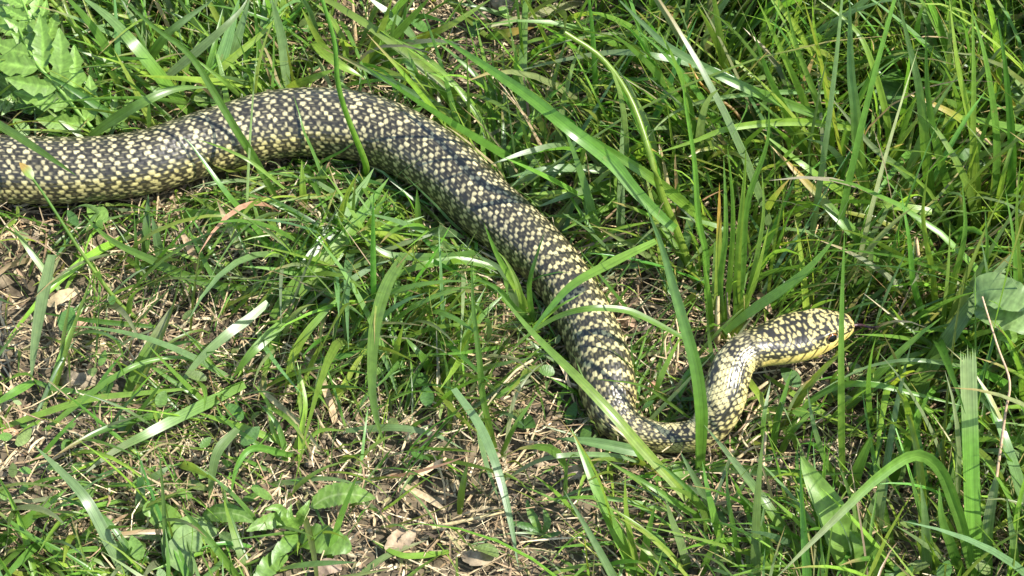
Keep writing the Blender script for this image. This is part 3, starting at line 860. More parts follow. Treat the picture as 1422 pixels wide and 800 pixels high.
# -- lower middle: fan of blades below the snake's neck
tuft("fan of blades at the bottom edge below the snake's lower coil", [
    ('blade', [(1006, 734), (985, 700), (965, 665), (944, 626)], (0, 2.5, 4), 12, 'b'),
    ('blade', [(1032, 812), (1020, 740), (1011, 690), (1009, 643)], (0, 3, 5), 8, 'g'),
    ('blade', [(1000, 738), (960, 712), (905, 676), (852, 644)], (0, 2.6, 3), 10, 'g'),
    ('blade', [(962, 808), (945, 755), (932, 720), (924, 690)], (0, 2, 4), 12, 'b', SH),
    ('blade', [(892, 812), (876, 750), (869, 705), (868, 660)], (0, 2.5, 5), 9, 'y'),
    ('blade', [(998, 722), (1025, 685), (1047, 648)], (0, 2, 3), 7, 'b'),
    ('blade', [(1052, 812), (1056, 760), (1061, 700)], (0, 2, 4), 10, 'b'),
    ('blade', [(890, 806), (897, 755), (910, 700)], (0, 2, 4), 12, 'g'),
    ('blade', [(945, 808), (910, 775), (876, 750)], (0, 1.5, 2), 9, 'y'),
    ('blade', [(1022, 800), (1000, 745), (985, 690), (975, 640)], (0, 3, 5), 12, 'yg'),
    ('blade', [(1040, 812), (1065, 760), (1050, 710), (1020, 680)], (0, 3, 4), 11, 'g'),
    ('blade', [(968, 815), (985, 770), (1010, 730)], (0, 2, 3), 10, 'g'),
    ('blade', [(1075, 815), (1072, 770), (1066, 720)], (0, 2, 3), 7, 'y'),
    ('blade', [(1000, 740), (965, 690), (930, 655), (905, 640)], (0, 3, 4), 9, 'd')])
single("tall blade tapering up from the bottom edge left of the fan", [(880, 815), (872, 776), (860, 749), (829, 682), (808, 630), (793, 594)], (0, 3, 5), 17, 'g', roll=.3)
single("pale thin blade arched over the shadowed straw below the snake's bend", [(888, 642), (860, 634), (815, 631), (770, 634), (736, 645), (700, 668), (676, 690)], (1, 3.2, 1), 7.5, 'bp', sheen=True)
single("dull broad blade lying under the thin arch beside the snake's bend", [(905, 632), (870, 624), (820, 614), (772, 609)], (.8, 1.4, 1.2), 16, 'b')
single("thin pale-tipped blade beside the snake's bend", [(893, 640), (875, 612), (846, 588)], (1, 2.4, 3), 9, 'gs')
single("blue-green blade hanging down past the shadowed straw to the bottom", [(630, 540), (665, 590), (690, 650), (708, 720), (720, 788)], (4, 3, 1), 13, 'b', roll=-.3)
tuft("open tuft with crossing blades left of the snake's banded body", [
    ('blade', [(690, 630), (672, 558), (666, 498), (658, 430), (655, 362)], (0, 4, 7), 9, 'g'),
    ('blade', [(700, 640), (712, 560), (735, 520), (760, 500)], (0, 2, 3), 6, 'p'),
    ('blade', [(606, 540), (644, 476), (669, 430)], (0, 3, 5), 10, 'y'),
    ('blade', [(695, 634), (716, 590), (748, 545)], (0, 2, 3), 7, 'g'),
    ('blade', [(604, 522), (585, 495), (560, 466)], (0, 2, 2.6), 13, 'd'),
    ('blade', [(544, 536), (550, 490), (560, 452)], (0, 2, 4), 10, 'y'),
    ('blade', [(690, 632), (680, 600), (672, 575)], (0, 1, 2), 8, 'y'),
    ('blade', [(705, 480), (640, 490), (590, 492)], (1, 3, 3), 6, 'g')])
# -- the sheaf of wide blades in the middle
tuft("sheaf of wide bright blades under the snake's arch", [
    ('blade', [(386, 436), (396, 420), (425, 376), (464, 318), (498, 268), (519, 234)], (.6, 1.8, 2.2), 25, 'g', dict(roll=.1)),
    ('blade', [(396, 436), (408, 415), (440, 380), (486, 321), (515, 280), (540, 247)], (.8, 2.2, 2.4), 21, 'yg', dict(roll=-.15)),
    ('blade', [(380, 442), (405, 405), (432, 370), (450, 345)], (.5, 1.6, 2.4), 22, 'g', dict(roll=.3)),
    ('blade', [(440, 430), (480, 395), (515, 372), (545, 360)], (.8, 1.8, 2), 10, 'b', SH),
    ('blade', [(500, 335), (520, 300), (540, 262)], (1, 2.4, 3.4), 9, 'y'),
    ('blade', [(450, 345), (500, 330), (545, 315), (590, 300)], (.8, 2, 2), 11, 'g'),
    ('blade', [(470, 372), (520, 352), (570, 335), (612, 322)], (.8, 2, 2), 9, 'b')])
single("long blade bending from the sheaf straight down through the middle of the turf", [(562, 352), (555, 365), (537, 397), (522, 450), (517, 512), (520, 569), (536, 624)], (3, 4.2, 1), 18, 'g', roll=.35)
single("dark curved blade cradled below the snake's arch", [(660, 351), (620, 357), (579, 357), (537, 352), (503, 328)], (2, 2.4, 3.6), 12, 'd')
single("long light blade lying along the lower side of the dark curved one", [(690, 372), (640, 362), (590, 368), (545, 385), (505, 412)], (1.6, 2.6, 1.6), 11, 'g')
single("upright bright blade tip under the snake's belly left of the sheaf", [(423, 302), (421, 270), (419, 222)], (0, 1.6, 3), 11, 'y')
single("short blue-green blade leaning beside the sheaf of wide blades", [(434, 280), (444, 250), (454, 226)], (0, 1.4, 2.4), 15, 'b')
single("upright green blade in the shade of the snake's belly", [(583, 345), (581, 300), (579, 262)], (0, 1.8, 3), 11, 'yg')
single("wide flat blade tucked under the snake right of the sheaf", [(585, 326), (620, 322), (645, 330)], (1, 1.4, 1.2), 16, 'b')
tuft("layered flat blades pressed against the far side of the snake", [
    ('blade', [(880, 232), (837, 234), (764, 234), (703, 247)], (1, 3.2, 3), 13, 'b', SH),
    ('blade', [(850, 190), (784, 200), (731, 211), (678, 230)], (1, 3.4, 3.6), 11, 'b', SH),
    ('blade', [(890, 246), (877, 250), (801, 267), (743, 289)], (1, 3, 2.6), 14, 'gb'),
    ('blade', [(860, 268), (798, 266), (726, 270)], (1, 2.4, 2.6), 8, 'y'),
    ('blade', [(884, 272), (837, 290), (776, 323)], (1, 2.4, 2.4), 9, 'g'),
    ('blade', [(760, 200), (735, 235), (708, 262)], (1, 3, 3), 9, 'gb'),
    ('blade', [(870, 290), (810, 300), (750, 300)], (.6, 2, 2.4), 9, 'd'),
    ('blade', [(640, 130), (690, 160), (740, 185), (780, 196)], (.6, 2, 2), 9, 'g'),
    ('blade', [(850, 205), (800, 225), (740, 228)], (.6, 2, 2), 8, 'y')])
single("dull blade lying over the dark straw right of the banded body", [(924, 366), (890, 368), (848, 372)], (.6, 1.2, 1), 10, 'd')
# -- upper left
single("striped silvery blade folded sharply at the upper left", [(266, 158), (242, 132), (214, 96), (182, 57), (152, 25), (106, -10)], (1, 5, 5.4), 18, 'gb', sheen=True)
single("round green stem slanting down from the top left corner", [(170, 116), (150, 92), (113, 48), (66, -6)], (.5, 3, 5), 9.5, 'y', 'stem', 'grass_stalk', 'grass stalk')
single("broad blade curving out from behind the snake at the upper left", [(125, 190), (155, 168), (197, 143), (242, 124), (292, 121)], (2, 4.6, 4.4), 15, 'g', roll=-.1)
single("narrow upright blade at the top edge beside the lobed leaf", [(76, 84), (74, 70), (66, 22), (56, -10)], (1, 3, 5), 11, 'y')
single("blade leaning from the folded silvery blade up to the top edge", [(200, 112), (208, 84), (240, 40), (298, -2)], (.5, 4, 5), 14, 'gb')
tuft("bundle of pale shiny blades fanning to the top edge above the snake", [
    ('blade', [(302, 130), (315, 95), (329, 56), (347, -4)], (.8, 3, 5), 15, 'b', SH),
    ('blade', [(280, 148), (295, 110), (309, 76), (333, -4)], (.8, 3, 5), 19, 'b'),
    ('blade', [(252, 154), (309, 93), (365, 45), (398, 12)], (.8, 3, 4), 11, 'y'),
    ('blade', [(220, 116), (295, 53), (332, 17), (346, -6)], (2, 4, 5), 13, 'b'),
    ('blade', [(336, 136), (310, 112), (264, 76)], (1, 3, 4.4), 7, 'g'),
    ('blade', [(270, 150), (282, 118), (296, 70), (310, 10)], (.6, 3, 4), 9, 'g')])
single("straight blue-green blade standing just above the arch of the snake", [(399, 124), (396, 100), (391, 56), (376, -6)], (.8, 3, 6), 14, 'b', roll=.4)
single("white-shining blade at the top edge above the snake's arch", [(575, 56), (571, 48), (548, 25), (508, -6)], (2, 3.6, 4.4), 12, 'b', sheen=True)
single("blade lying level at the edge of the bare soil patch", [(505, 85), (565, 68), (649, 53)], (1, 2.4, 2), 9, 'g')
single("blade reaching right over the bare soil patch to the top edge", [(566, 58), (621, 37), (686, -4)], (1, 3, 4), 10, 'yg')
single("short broad blade lying just above the crest of the snake", [(436, 58), (467, 87), (505, 108)], (2, 3, 2.6), 17, 'y')
single("blade leaning on the crest of the snake from the upper left", [(400, 123), (430, 110), (466, 96)], (1.5, 3, 3), 13, 'yg')
single("leaf tip turning orange above the bare soil patch", [(675, 52), (700, 47), (742, 38)], (1, 2, 2.6), 13, 'go', 'lance')
single("mown stub with a straight top beside the bare soil patch", [(627, 166), (628, 148), (632, 122)], (0, .8, 1.8), 9.5, 'y', 'cut')
tuft("group of short bright blades above the crest of the snake", [
    ('blade', [(490, 112), (510, 80), (530, 40), (545, -4)], (.5, 2.5, 5), 11, 'y'),
    ('blade', [(500, 110), (530, 70), (575, 20), (600, -6)], (.5, 2.5, 5), 13, 'g'),
    ('blade', [(480, 100), (478, 60), (455, 20), (430, 0)], (.5, 2.5, 4), 9, 'y'),
    ('blade', [(520, 100), (560, 84), (575, 108), (590, 130)], (.5, 2.6, 2), 11, 'gb'),
    ('blade', [(470, 96), (440, 50), (418, 10)], (.5, 2.5, 4), 10, 'y'),
    ('blade', [(585, 150), (580, 110), (566, 70)], (.2, 2, 3), 10, 'g')])
# -- left and lower left
single("waxy blue-green blade folded down over the straw on the left", [(72, 354), (58, 420), (48, 480), (43, 530)], (3.6, 3, 1.2), 17, 'b', roll=.25)
single("blade with a white glint below the snake at the left edge", [(82, 402), (76, 394), (42, 349), (15, 312)], (.6, 1.8, 2.6), 10, 'g', sheen=True)
single("long blade running right over the straw below the snake's left half", [(342, 400), (281, 391), (202, 357), (152, 332), (113, 296)], (.5, 1.8, 2), 12, 'g')
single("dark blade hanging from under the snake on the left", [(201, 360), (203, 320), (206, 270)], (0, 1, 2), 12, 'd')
single("blue-green blade beside the dark one under the snake on the left", [(226, 372), (220, 340), (211, 300)], (0, 1, 2), 13, 'b')
single("thin dark blade lying level over the straw on the left", [(216, 454), (127, 445), (54, 434)], (.8, 1.6, 1.4), 7.5, 'd')
single("translucent blade leaning over the straw left of the middle", [(176, 545), (190, 515), (211, 476), (241, 422)], (.5, 2, 3.2), 18, 'gp', roll=.2)
single("thin blade arching over the straw on the left", [(60, 600), (127, 546), (174, 515), (214, 500), (259, 498), (303, 520)], (.5, 2.4, 1.5), 8.5, 'g')
single("bright thin blade crossing level at the left below the arching one", [(-10, 598), (113, 557), (197, 546), (292, 537)], (.6, 1.6, 1.4), 9.5, 'y')
single("long blue-green blade with a white sheen running down from the sheaf", [(372, 420), (345, 443), (315, 465), (276, 501), (240, 548)], (2.4, 2.4, 1), 14, 'b', sheen=True)
single("straight blade below the shining one running down from the sheaf", [(402, 440), (352, 487), (322, 526)], (2, 2, .8), 15, 'g')
single("pale olive blade with a white glint lying across the lower left", [(340, 534), (253, 577), (203, 603), (158, 627), (112, 662)], (.8, 2.2, 1.6), 16, 'gpp', sheen=True)
single("short blade folded to the left edge beside the waxy blade", [(46, 530), (20, 545), (-14, 566)], (1.2, 1.6, 1.4), 12, 'g')
single("dark blade lying right of the waxy blade's fold", [(46, 529), (80, 540), (148, 549)], (1.2, 1, .8), 8, 'd')
single("blue-green blade with a white glint reaching the bottom left edge", [(182, 815), (158, 766), (121, 696), (85, 655), (47, 618)], (0, 3, 3.6), 17, 'b', sheen=True)
single("dark narrow blade crossing behind the glinting one at the bottom left", [(206, 812), (169, 749), (135, 713), (74, 686)], (0, 2.2, 2.6), 9, 'd')
single("broad blade leaning right at the bottom left edge", [(-14, 770), (48, 713), (94, 678)], (.5, 1.8, 2.2), 17, 'g')
single("slim dark blade slanting over the round-lobed leaves at the bottom", [(338, 812), (295, 755), (250, 703)], (.5, 2.6, 3), 11, 'gd')
single("pale upright blade left of the round-lobed leaves", [(194, 736), (195, 690), (197, 638)], (0, 1.2, 2.2), 15, 'b')
single("blade bowed down over the straw at the lower left", [(330, 596), (301, 631), (290, 694)], (2.4, 2.2, .5), 14, 'b')
single("hooked blade arching above the bottom seedling", [(405, 632), (352, 622), (329, 648), (320, 690)], (.5, 2.2, .6), 10, 'g')
single("short shining blade above the round-lobed leaves", [(192, 680), (215, 662), (238, 646)], (.4, 1.2, 1.4), 13, 'b', sheen=True)
single("narrow dark blade standing in front of the seedling's serrated leaf", [(452, 806), (460, 765), (472, 721), (498, 655)], (0, 2, 4), 10, 'gd')
tuft("spray of bright thin blades in the lower left middle", [
    ('blade', [(400, 618), (370, 606), (338, 594), (270, 572)], (.4, 1.4, 1.2), 10, 'y'),
    ('blade', [(402, 632), (380, 600), (372, 560), (350, 530)], (.2, 1.5, 2), 7, 'y'),
    ('blade', [(405, 634), (420, 590), (415, 540), (418, 505)], (.2, 2, 3.2), 8, 'y'),
    ('blade', [(400, 640), (350, 612), (310, 580), (300, 560)], (.2, 1.4, 1.6), 7, 'g'),
    ('blade', [(410, 640), (440, 600), (480, 598)], (.2, 1, 1), 7, 'y'),
    ('blade', [(398, 636), (385, 590), (360, 560)], (.2, 1.4, 2), 8, 'g'),
    ('blade', [(416, 640), (418, 600), (424, 560), (412, 500)], (.2, 2, 3), 7, 'y')])
single("blade bending down from the sheaf to the soil clod", [(399, 537), (408, 493), (433, 453), (480, 404)], (.3, 2.4, 3), 12, 'yg')
single("level blue-green blade lying across the straw in the lower middle", [(480, 598), (551, 594), (607, 605), (643, 624)], (.8, 1.6, .8), 10, 'b', sheen=True)
single("short upright yellow-green blade standing in the bare straw", [(638, 715), (642, 680), (650, 640)], (0, 1.2, 2.2), 10, 'y')
single("yellow-green blade bowed along the bare straw near the bottom", [(625, 766), (580, 772), (551, 769), (510, 746)], (.4, .9, .8), 9, 'y')
single("pale blade lying behind the bowed one at the bottom edge", [(490, 806), (537, 772), (592, 750)], (.4, .8, .9), 9, 'bp')
single("thin green blade lying at the bottom edge under the shadowed straw", [(746, 806), (790, 790), (830, 784), (868, 790)], (.4, 1, .8), 6, 'y')

# -- dry straws and husks big enough to pick out
DRYS = dict(name='dry_straw', cat='straw', group='dry straws on the ground', mat=M_STRAW)
single("thick pale straw slanting down left of the middle", [(362, 540), (410, 583), (446, 624)], (1, 1, .8), 8, 's', 'strip', **DRYS)
single("upright tan straw stub beside the soil clod", [(466, 588), (458, 560), (449, 533)], (0, .8, 1.6), 10, 's', 'cut', **DRYS)
single("long grey twig lying towards the shadowed straw", [(600, 733), (650, 722), (700, 711)], (.7, .8, .8), 6, 's', 'stem', **DRYS)
single("short thick pale straw in the sunny bare patch", [(580, 661), (600, 648), (620, 636)], (.8, .9, 1), 8, 's', 'strip', **DRYS)
single("broad pale straw lying across the sunny bare patch", [(558, 675), (590, 690), (618, 708)], (.8, .9, .8), 9, 's', 'strip', **DRYS)
single("fine pale twig on the bare soil above the snake", [(578, 103), (620, 107), (662, 111)], (.8, .9, .9), 3.5, 's', 'stem', **DRYS)
single("upright dry stalk at the top edge above the snake's crest", [(494, 66), (492, 40), (489, -4)], (.4, 1.5, 3), 7.5, 's', 'stem', **DRYS)
single("curly straw at the tip of the fine twig left of the shadow", [(740, 500), (715, 516), (690, 545), (660, 585)], (2.2, 2, 1), 4, 's', 'stem', **DRYS)
single("bleached straw beside the blade on the snake's banded flank", [(738, 466), (760, 485), (782, 512), (798, 560)], (1.8, 1.6, .6), 5, 's', 'strip', **DRYS)
tuft("dry root of three pale straws near the seedling", [
    ('straw', [(388, 677), (375, 692), (359, 714)], (1, .9, .7), 4.5, 's', ST), ('straw', [(388, 677), (388, 700), (389, 726)], (1, .9, .6), 4, 's', ST),
    ('straw', [(389, 677), (370, 684), (352, 694)], (1, .9, .7), 4, 's', ST)], 'dry_straw', 'straw', 'dry straws on the ground')
tuft("wisp of curled dry roots beside the snake's neck", [
    ('straw', [(930, 532), (925, 500), (924, 470), (936, 452)], (.3, 1.8, 2.4), 4, 's', ST), ('straw', [(934, 534), (940, 500), (942, 465), (938, 440)], (.3, 2, 2.8), 4, 's', ST),
    ('straw', [(926, 530), (934, 498), (930, 468)], (.3, 1.4, 2), 4, 's', ST), ('straw', [(922, 545), (950, 528), (966, 518)], (.5, .9, 1), 4, 's', ST),
    ('straw', [(905, 570), (930, 545), (955, 530)], (.4, .8, 1), 6, 's', ST), ('straw', [(915, 540), (945, 540), (968, 548)], (.4, .8, .8), 4, 's', ST)], 'dry_straw', 'straw', 'dry straws on the ground')
tuft("matted coil of dead grass below the snake's throat", [
    ('straw', [(1030, 600), (1050, 570), (1078, 540), (1090, 520)], (.5, 1, .8), 5, 's', ST), ('straw', [(1022, 620), (1040, 585), (1066, 575), (1072, 600)], (.5, 1, .6), 4, 's', ST),
    ('straw', [(1035, 612), (1050, 590), (1072, 585), (1060, 610)], (.5, 1.1, .6), 5, 's', ST), ('straw', [(1028, 628), (1055, 605), (1080, 598)], (.5, .9, .6), 4, 's', ST),
    ('straw', [(1040, 550), (1060, 535), (1078, 522)], (.8, 1.2, 1), 6, 's', ST), ('straw', [(1020, 640), (1045, 622), (1068, 622)], (.5, .9, .6), 5, 's', ST),
    ('straw', [(1018, 606), (1034, 590), (1046, 560)], (.6, 1, .8), 4, 's', ST), ('straw', [(1046, 632), (1030, 605), (1048, 580), (1070, 578)], (.5, 1.2, .7), 4, 's', ST)], 'dry_straw', 'straw', 'dry straws on the ground')
HUSK = dict(name='grass_husk', cat='husk', group='dry husks', mat=M_STRAW)
single("tan husk standing below the snake's left half", [(275, 380), (266, 350), (247, 312)], (0, 1.2, 2.4), 11, 's', 'lance', **HUSK)
single("whitish split husk right of the tan one below the snake", [(340, 360), (326, 330), (302, 280)], (0, 1.2, 2.8), 11, 'ps', 'lance', **HUSK)
single("small white-tipped husk above the layered blades", [(708, 142), (709, 130), (711, 116)], (.4, 1, 1.6), 9, 'ps', 'lance', **HUSK)
single("pointed tan husk among the layered blades behind the snake", [(792, 172), (788, 158), (785, 138)], (.4, 1, 1.8), 12, 's', 'lance', **HUSK)
tuft("grey dead grass stubs tangled left of the snout", [
    ('straw', [(1104, 384), (1122, 350), (1136, 312)], (0, 2, 3), 4, 's', ST), ('straw', [(1112, 380), (1126, 340), (1118, 320)], (0, 1.6, 2.6), 3, 's', ST),
    ('straw', [(1120, 372), (1100, 350), (1090, 330)], (0, 1.6, 2.4), 8, 's', ST)], 'dry_straw', 'straw', 'dry straws on the ground')


# ------------------------------------------------------------------ broad-leaved plants
def leaf_mesh(name, pts, z, w, col, lobes=0, depth=0.0, ser=0, cup=.18, roll=0.0, slant=.0, round_=.75, col2=None, flat_n=None):
    """A broad leaf along pts; w widest width in photograph pixels; lobes: deep rounded lobes per side; ser: fine teeth per side."""
    global hero_i
    hero_i += 1
    r = np.random.default_rng(5000 + hero_i)
    n, nu = 150 if lobes or ser else 40, 13
    P, L = path3(pts, z, n)
    P = push_out(P[None])[0]
    t = np.linspace(0, 1, n)
    prof = np.sin(np.pi * np.clip(t, .0, 1) ** .85) ** round_
    prof = np.maximum(prof, .05 * (t < .12))
    prof[-1] = .0
    T = nrm(np.gradient(P, axis=0)); vd = nrm(CAM - P)
    if flat_n is not None: vd = np.tile(np.array(flat_n, float), (n, 1))
    N = nrm(vd - (vd * T).sum(1, keepdims=True) * T); S = np.cross(T, N)
    N, S = N * math.cos(roll) + S * math.sin(roll), S * math.cos(roll) - N * math.sin(roll)
    half = w * .5 * TAN / 711 * ((P - CAM) @ FWD)
    note_cover(P, half * .8)
    u = np.linspace(-1, 1, nu)
    V = np.zeros((n, nu, 3)); C = np.zeros((n, nu, 3))
    col = np.array(col); col2 = np.array(col2 if col2 is not None else col * 1.25)
    for j, uu in enumerate(u):
        ph = r.uniform(0, .3) if False else (0.0 if uu < 0 else .35)
        m = np.ones(n)
        if lobes:
            lf = (t * lobes + ph) % 1.0
            m *= 1 - depth * np.abs(2 * lf - 1) ** 2.2 * (1 - .5 * t)
        if ser:
            m *= 1 - .16 * ((t * ser + ph) % 1.0)
        hw_ = half * prof * m
        wav = .05 * np.sin(t * 17 + uu * 2 + hero_i) + .04 * np.sin(t * 31 + hero_i)
        V[:, j] = P + S * (uu * hw_)[:, None] + T * (abs(uu) * hw_ * slant)[:, None] + N * ((cup * abs(uu) ** 1.3 * hw_) + wav * abs(uu) * hw_)[:, None]
        rib = math.exp(-(uu / .09) ** 2)
        vein = (.5 + .5 * np.cos(2 * np.pi * ((t - .10 * abs(uu)) * (lobes or 9)))) ** 6 * .35
        k_ = np.clip(rib * .75 + vein * (1 - rib), 0, 1)[:, None]
        C[:, j] = col * (1 - k_) + col2 * k_
    uv = np.stack(np.broadcast_arrays((u * .5 + .5)[None] + hero_i * 3, t[:, None] + hero_i), -1)
    return make_mesh(name, V.reshape(-1, 3), grid_faces(n, nu), C.reshape(-1, 3), uv.reshape(-1, 2))


def pinnate_mesh(name, pts, z, w, col, pairs=8, seed=0, tilt=.0):
    """A feathery leaf: a rib with pairs of toothed, overlapping lobes."""
    r = np.random.default_rng(9000 + seed)
    n = 60
    P, L = path3(pts, z, n)
    P = push_out(P[None])[0]
    T = nrm(np.gradient(P, axis=0)); vd = nrm(CAM - P)
    N = nrm(vd - (vd * T).sum(1, keepdims=True) * T); S = np.cross(T, N)
    N, S = N * math.cos(tilt) + S * math.sin(tilt), S * math.cos(tilt) - N * math.sin(tilt)
    half = w * .5 * PX
    col = np.array(col)
    vs, fs, cs_, us, off = [], [], [], [], 0
    v_, f_, c_, u_ = tube(P, np.linspace(.0011, .0004, n), np.tile(col * 1.35, (n, 1)), 6)
    vs.append(v_); fs.append(f_); cs_.append(c_); us.append(u_); off += len(v_)
    spec = []
    for q in range(pairs):
        t = .10 + .82 * q / (pairs - 1)
        for sd in (-1, 1):
            spec.append((t + r.uniform(-.02, .02), sd))
    spec.append((.97, 0))
    for t, sd in spec:
        i = int(np.clip(t, 0, 1) * (n - 1))
        ln = half * (.35 + .95 * math.sin(math.pi * min(.96, t * .72 + .22)) ** .8) * r.uniform(.88, 1.1) * (1.15 if sd else .8)
        m, nu = 26, 9
        tt_ = np.linspace(0, 1, m)
        fwd = .62 + .25 * t
        d0 = nrm(T[i] * fwd + S[i] * sd * (1 - .25 * t) + N[i] * r.uniform(-.12, .25)) if sd else T[i]
        dr = T[i] * .5 * tt_[:, None] ** 2 * ln * .6 - N[i] * (r.uniform(-.05, .30) * tt_[:, None] ** 2) * ln
        C0 = P[i] + d0 * (tt_ * ln)[:, None] + dr
        Tl = nrm(np.gradient(C0, axis=0)); Sl = nrm(np.cross(N[i] + S[i] * sd * r.uniform(-.3, .3), Tl)); Nl = np.cross(Tl, Sl)
        teeth = 1 - .45 * ((tt_ * 3.0) % 1.0) * (tt_ > .22)
        wl = ln * .24 * np.sin(np.pi * np.clip(tt_, 0, 1) ** .7) ** .9 * teeth + ln * .02
        wl[-1] = 0
        u = np.linspace(-1, 1, nu)
        V = C0[:, None] + Sl[:, None] * (u[None] * wl[:, None])[..., None] + Tl[:, None] * (np.abs(u)[None] * wl[:, None] * .5)[..., None] \
            + Nl[:, None] * ((.28 * np.abs(u)[None] ** 1.2 - .08) * wl[:, None])[..., None]
        k_ = np.exp(-(u / .16) ** 2)[None, :, None] * .5
        cc_ = (col * r.uniform(.85, 1.15)) * (1 + k_) * np.ones((m, 1, 1))
        vs.append(V.reshape(-1, 3)); fs.append(grid_faces(m, nu) + off); cs_.append(cc_.reshape(-1, 3)); off += m * nu
        us.append(np.stack(np.broadcast_arrays((u * .5 + .5)[None] + 3 * t, tt_[:, None]), -1).reshape(-1, 2))
    return make_mesh(name, np.vstack(vs), np.vstack(fs), np.vstack(cs_), np.vstack(us))


def plant(label, leaves, name, cat, stems=(), group=None):
    x0, y0 = leaves[0][0][0]
    r_ = empty(name, at(x0, y0, 0.0), label, cat, group)
    for pts, z, w, col, kw in leaves:
        add("leaf", leaf_mesh("leaf", pts, z, w, col, **kw), M_WEED, r_)
    for pts, z, w, kind in stems:
        add("stem", blade_mesh("stem", pts, z, w, kind, 'stem'), M_GRASS, r_)
    return r_


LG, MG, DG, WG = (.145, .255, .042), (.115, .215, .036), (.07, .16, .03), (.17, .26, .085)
lw = empty("lobed_weed", at(135, 188, 0.0), "large pale green plant with feathery lobed leaves at the top left", "weed")
for si, (pts, z, w, colr, prs) in enumerate([
        ([(136, 187), (112, 160), (78, 118), (48, 84), (24, 34), (10, -16)], (1.2, 4, 4.6), 92, (.165, .285, .052), 8),
        ([(66, 100), (56, 64), (40, 24), (24, -18)], (2.6, 4.4, 5), 62, (.165, .285, .052), 6),
        ([(125, 184), (85, 150), (40, 132), (-12, 128)], (.8, 1.8, 2), 52, MG, 6),
        ([(140, 186), (150, 168), (165, 154), (190, 150)], (1.2, 2, 2), 34, LG, 5),
        ([(40, 118), (12, 128), (-20, 138)], (1.5, 2, 2), 48, WG, 6),
        ([(118, 152), (120, 126), (128, 108), (138, 94)], (1.6, 2.2, 2.4), 26, LG, 5)]):
    add("leaf", pinnate_mesh("leaf", pts, z, w, colr, prs, si), M_WEED, lw)
plant("small seedling with a serrated leaf at the bottom of the photo", [
    ([(432, 705), (452, 692), (480, 686), (522, 692)], (1.2, 1.9, 1.9), 36, LG, dict(ser=10, cup=.2, col2=(.30, .40, .15), flat_n=(.1, -.35, .93))),
    ([(418, 742), (440, 748), (470, 756), (488, 764)], (1, 1.4, 1.2), 46, MG, dict(ser=5, round_=.5, cup=.1, flat_n=(-.1, -.3, .95))),
    ([(408, 730), (390, 722), (362, 728), (342, 738)], (1, 1.6, 1.6), 24, LG, dict(ser=8, cup=.2)),
    ([(405, 735), (395, 715), (385, 705), (368, 708)], (1, 1.8, 2), 15, LG, dict(ser=6, cup=.2)),
    ([(410, 735), (402, 752), (385, 768), (378, 785)], (.8, 1.4, 1.2), 24, MG, dict(ser=6, cup=.15)),
    ([(414, 732), (418, 715), (425, 704), (430, 694)], (1, 2, 2.2), 14, LG, dict(ser=6, cup=.2)),
    ([(400, 772), (380, 780), (362, 800), (350, 818)], (.6, 1.2, 1), 30, MG, dict(ser=6, cup=.15)),
    ([(415, 735), (405, 722), (402, 712), (405, 700)], (1.2, 2.2, 2.4), 12, LG, dict(ser=5, cup=.2))], "serrated_seedling", "seedling",
    [([(410, 770), (412, 745), (430, 706)], (.2, .8, 1.2), 4, 'y'), ([(412, 760), (414, 745), (420, 738)], (.1, .7, 1), 4, 'y')])
plant("rosette of pale leaves with rounded lobes at the bottom edge", [
    ([(300, 735), (275, 742), (250, 765), (266, 800)], (.8, 1.5, 1.2), 46, WG, dict(lobes=3, depth=.35, round_=.45, cup=.1, flat_n=(0, -.3, .95))),
    ([(295, 728), (262, 732), (238, 752), (230, 778)], (.8, 1.4, 1), 34, LG, dict(lobes=3, depth=.3, round_=.5, cup=.1, flat_n=(0, -.2, .97))),
    ([(282, 716), (310, 712), (335, 716), (354, 726)], (1, 1.6, 1.4), 26, MG, dict(cup=.25, col2=(.26, .36, .13))),
    ([(250, 728), (228, 718), (212, 708), (198, 712)], (.8, 1.4, 1.4), 36, LG, dict(round_=.5, cup=.15)),
    ([(305, 740), (320, 752), (336, 764), (336, 770)], (.8, 1, .8), 18, WG, dict(cup=.3)),
    ([(170, 742), (195, 740), (218, 746), (228, 752)], (.6, 1, .8), 16, WG, dict(cup=.3))], "lobed_rosette", "weed")
plant("long pointed leaf standing at the bottom edge below the snout", [
    ([(1205, 830), (1188, 795), (1157, 716), (1130, 668), (1111, 633)], (.2, 3, 5), 46, LG, dict(cup=.22, roll=.1, round_=.7)),
    ([(1208, 832), (1210, 800), (1200, 762), (1180, 735)], (.2, 2, 3), 38, MG, dict(cup=.2, roll=-.2))], "pointed_leaf_weed", "weed")
plant("round glossy leaves at the right edge beside the broad slanting blade", [
    ([(1352, 408), (1375, 404), (1402, 412), (1428, 426)], (6.2, 7.0, 7.0), 58, WG, dict(round_=.4, cup=.08, flat_n=tuple(HALFV))),
    ([(1360, 425), (1385, 436), (1412, 446), (1430, 462)], (5.8, 6.4, 6.2), 50, WG, dict(round_=.42, cup=.1, flat_n=(.1, -.2, .97))),
    ([(1384, 448), (1392, 458), (1402, 470), (1404, 478)], (5, 5.4, 5.2), 32, LG, dict(round_=.4, cup=.1, flat_n=(0, -.3, .95)))], "round_leaf_weed", "weed",
    [([(1372, 492), (1368, 450), (1354, 408)], (0, 3, 6.2), 4, 'g'), ([(1372, 492), (1370, 460), (1362, 426)], (0, 3, 5.8), 4, 'g')])
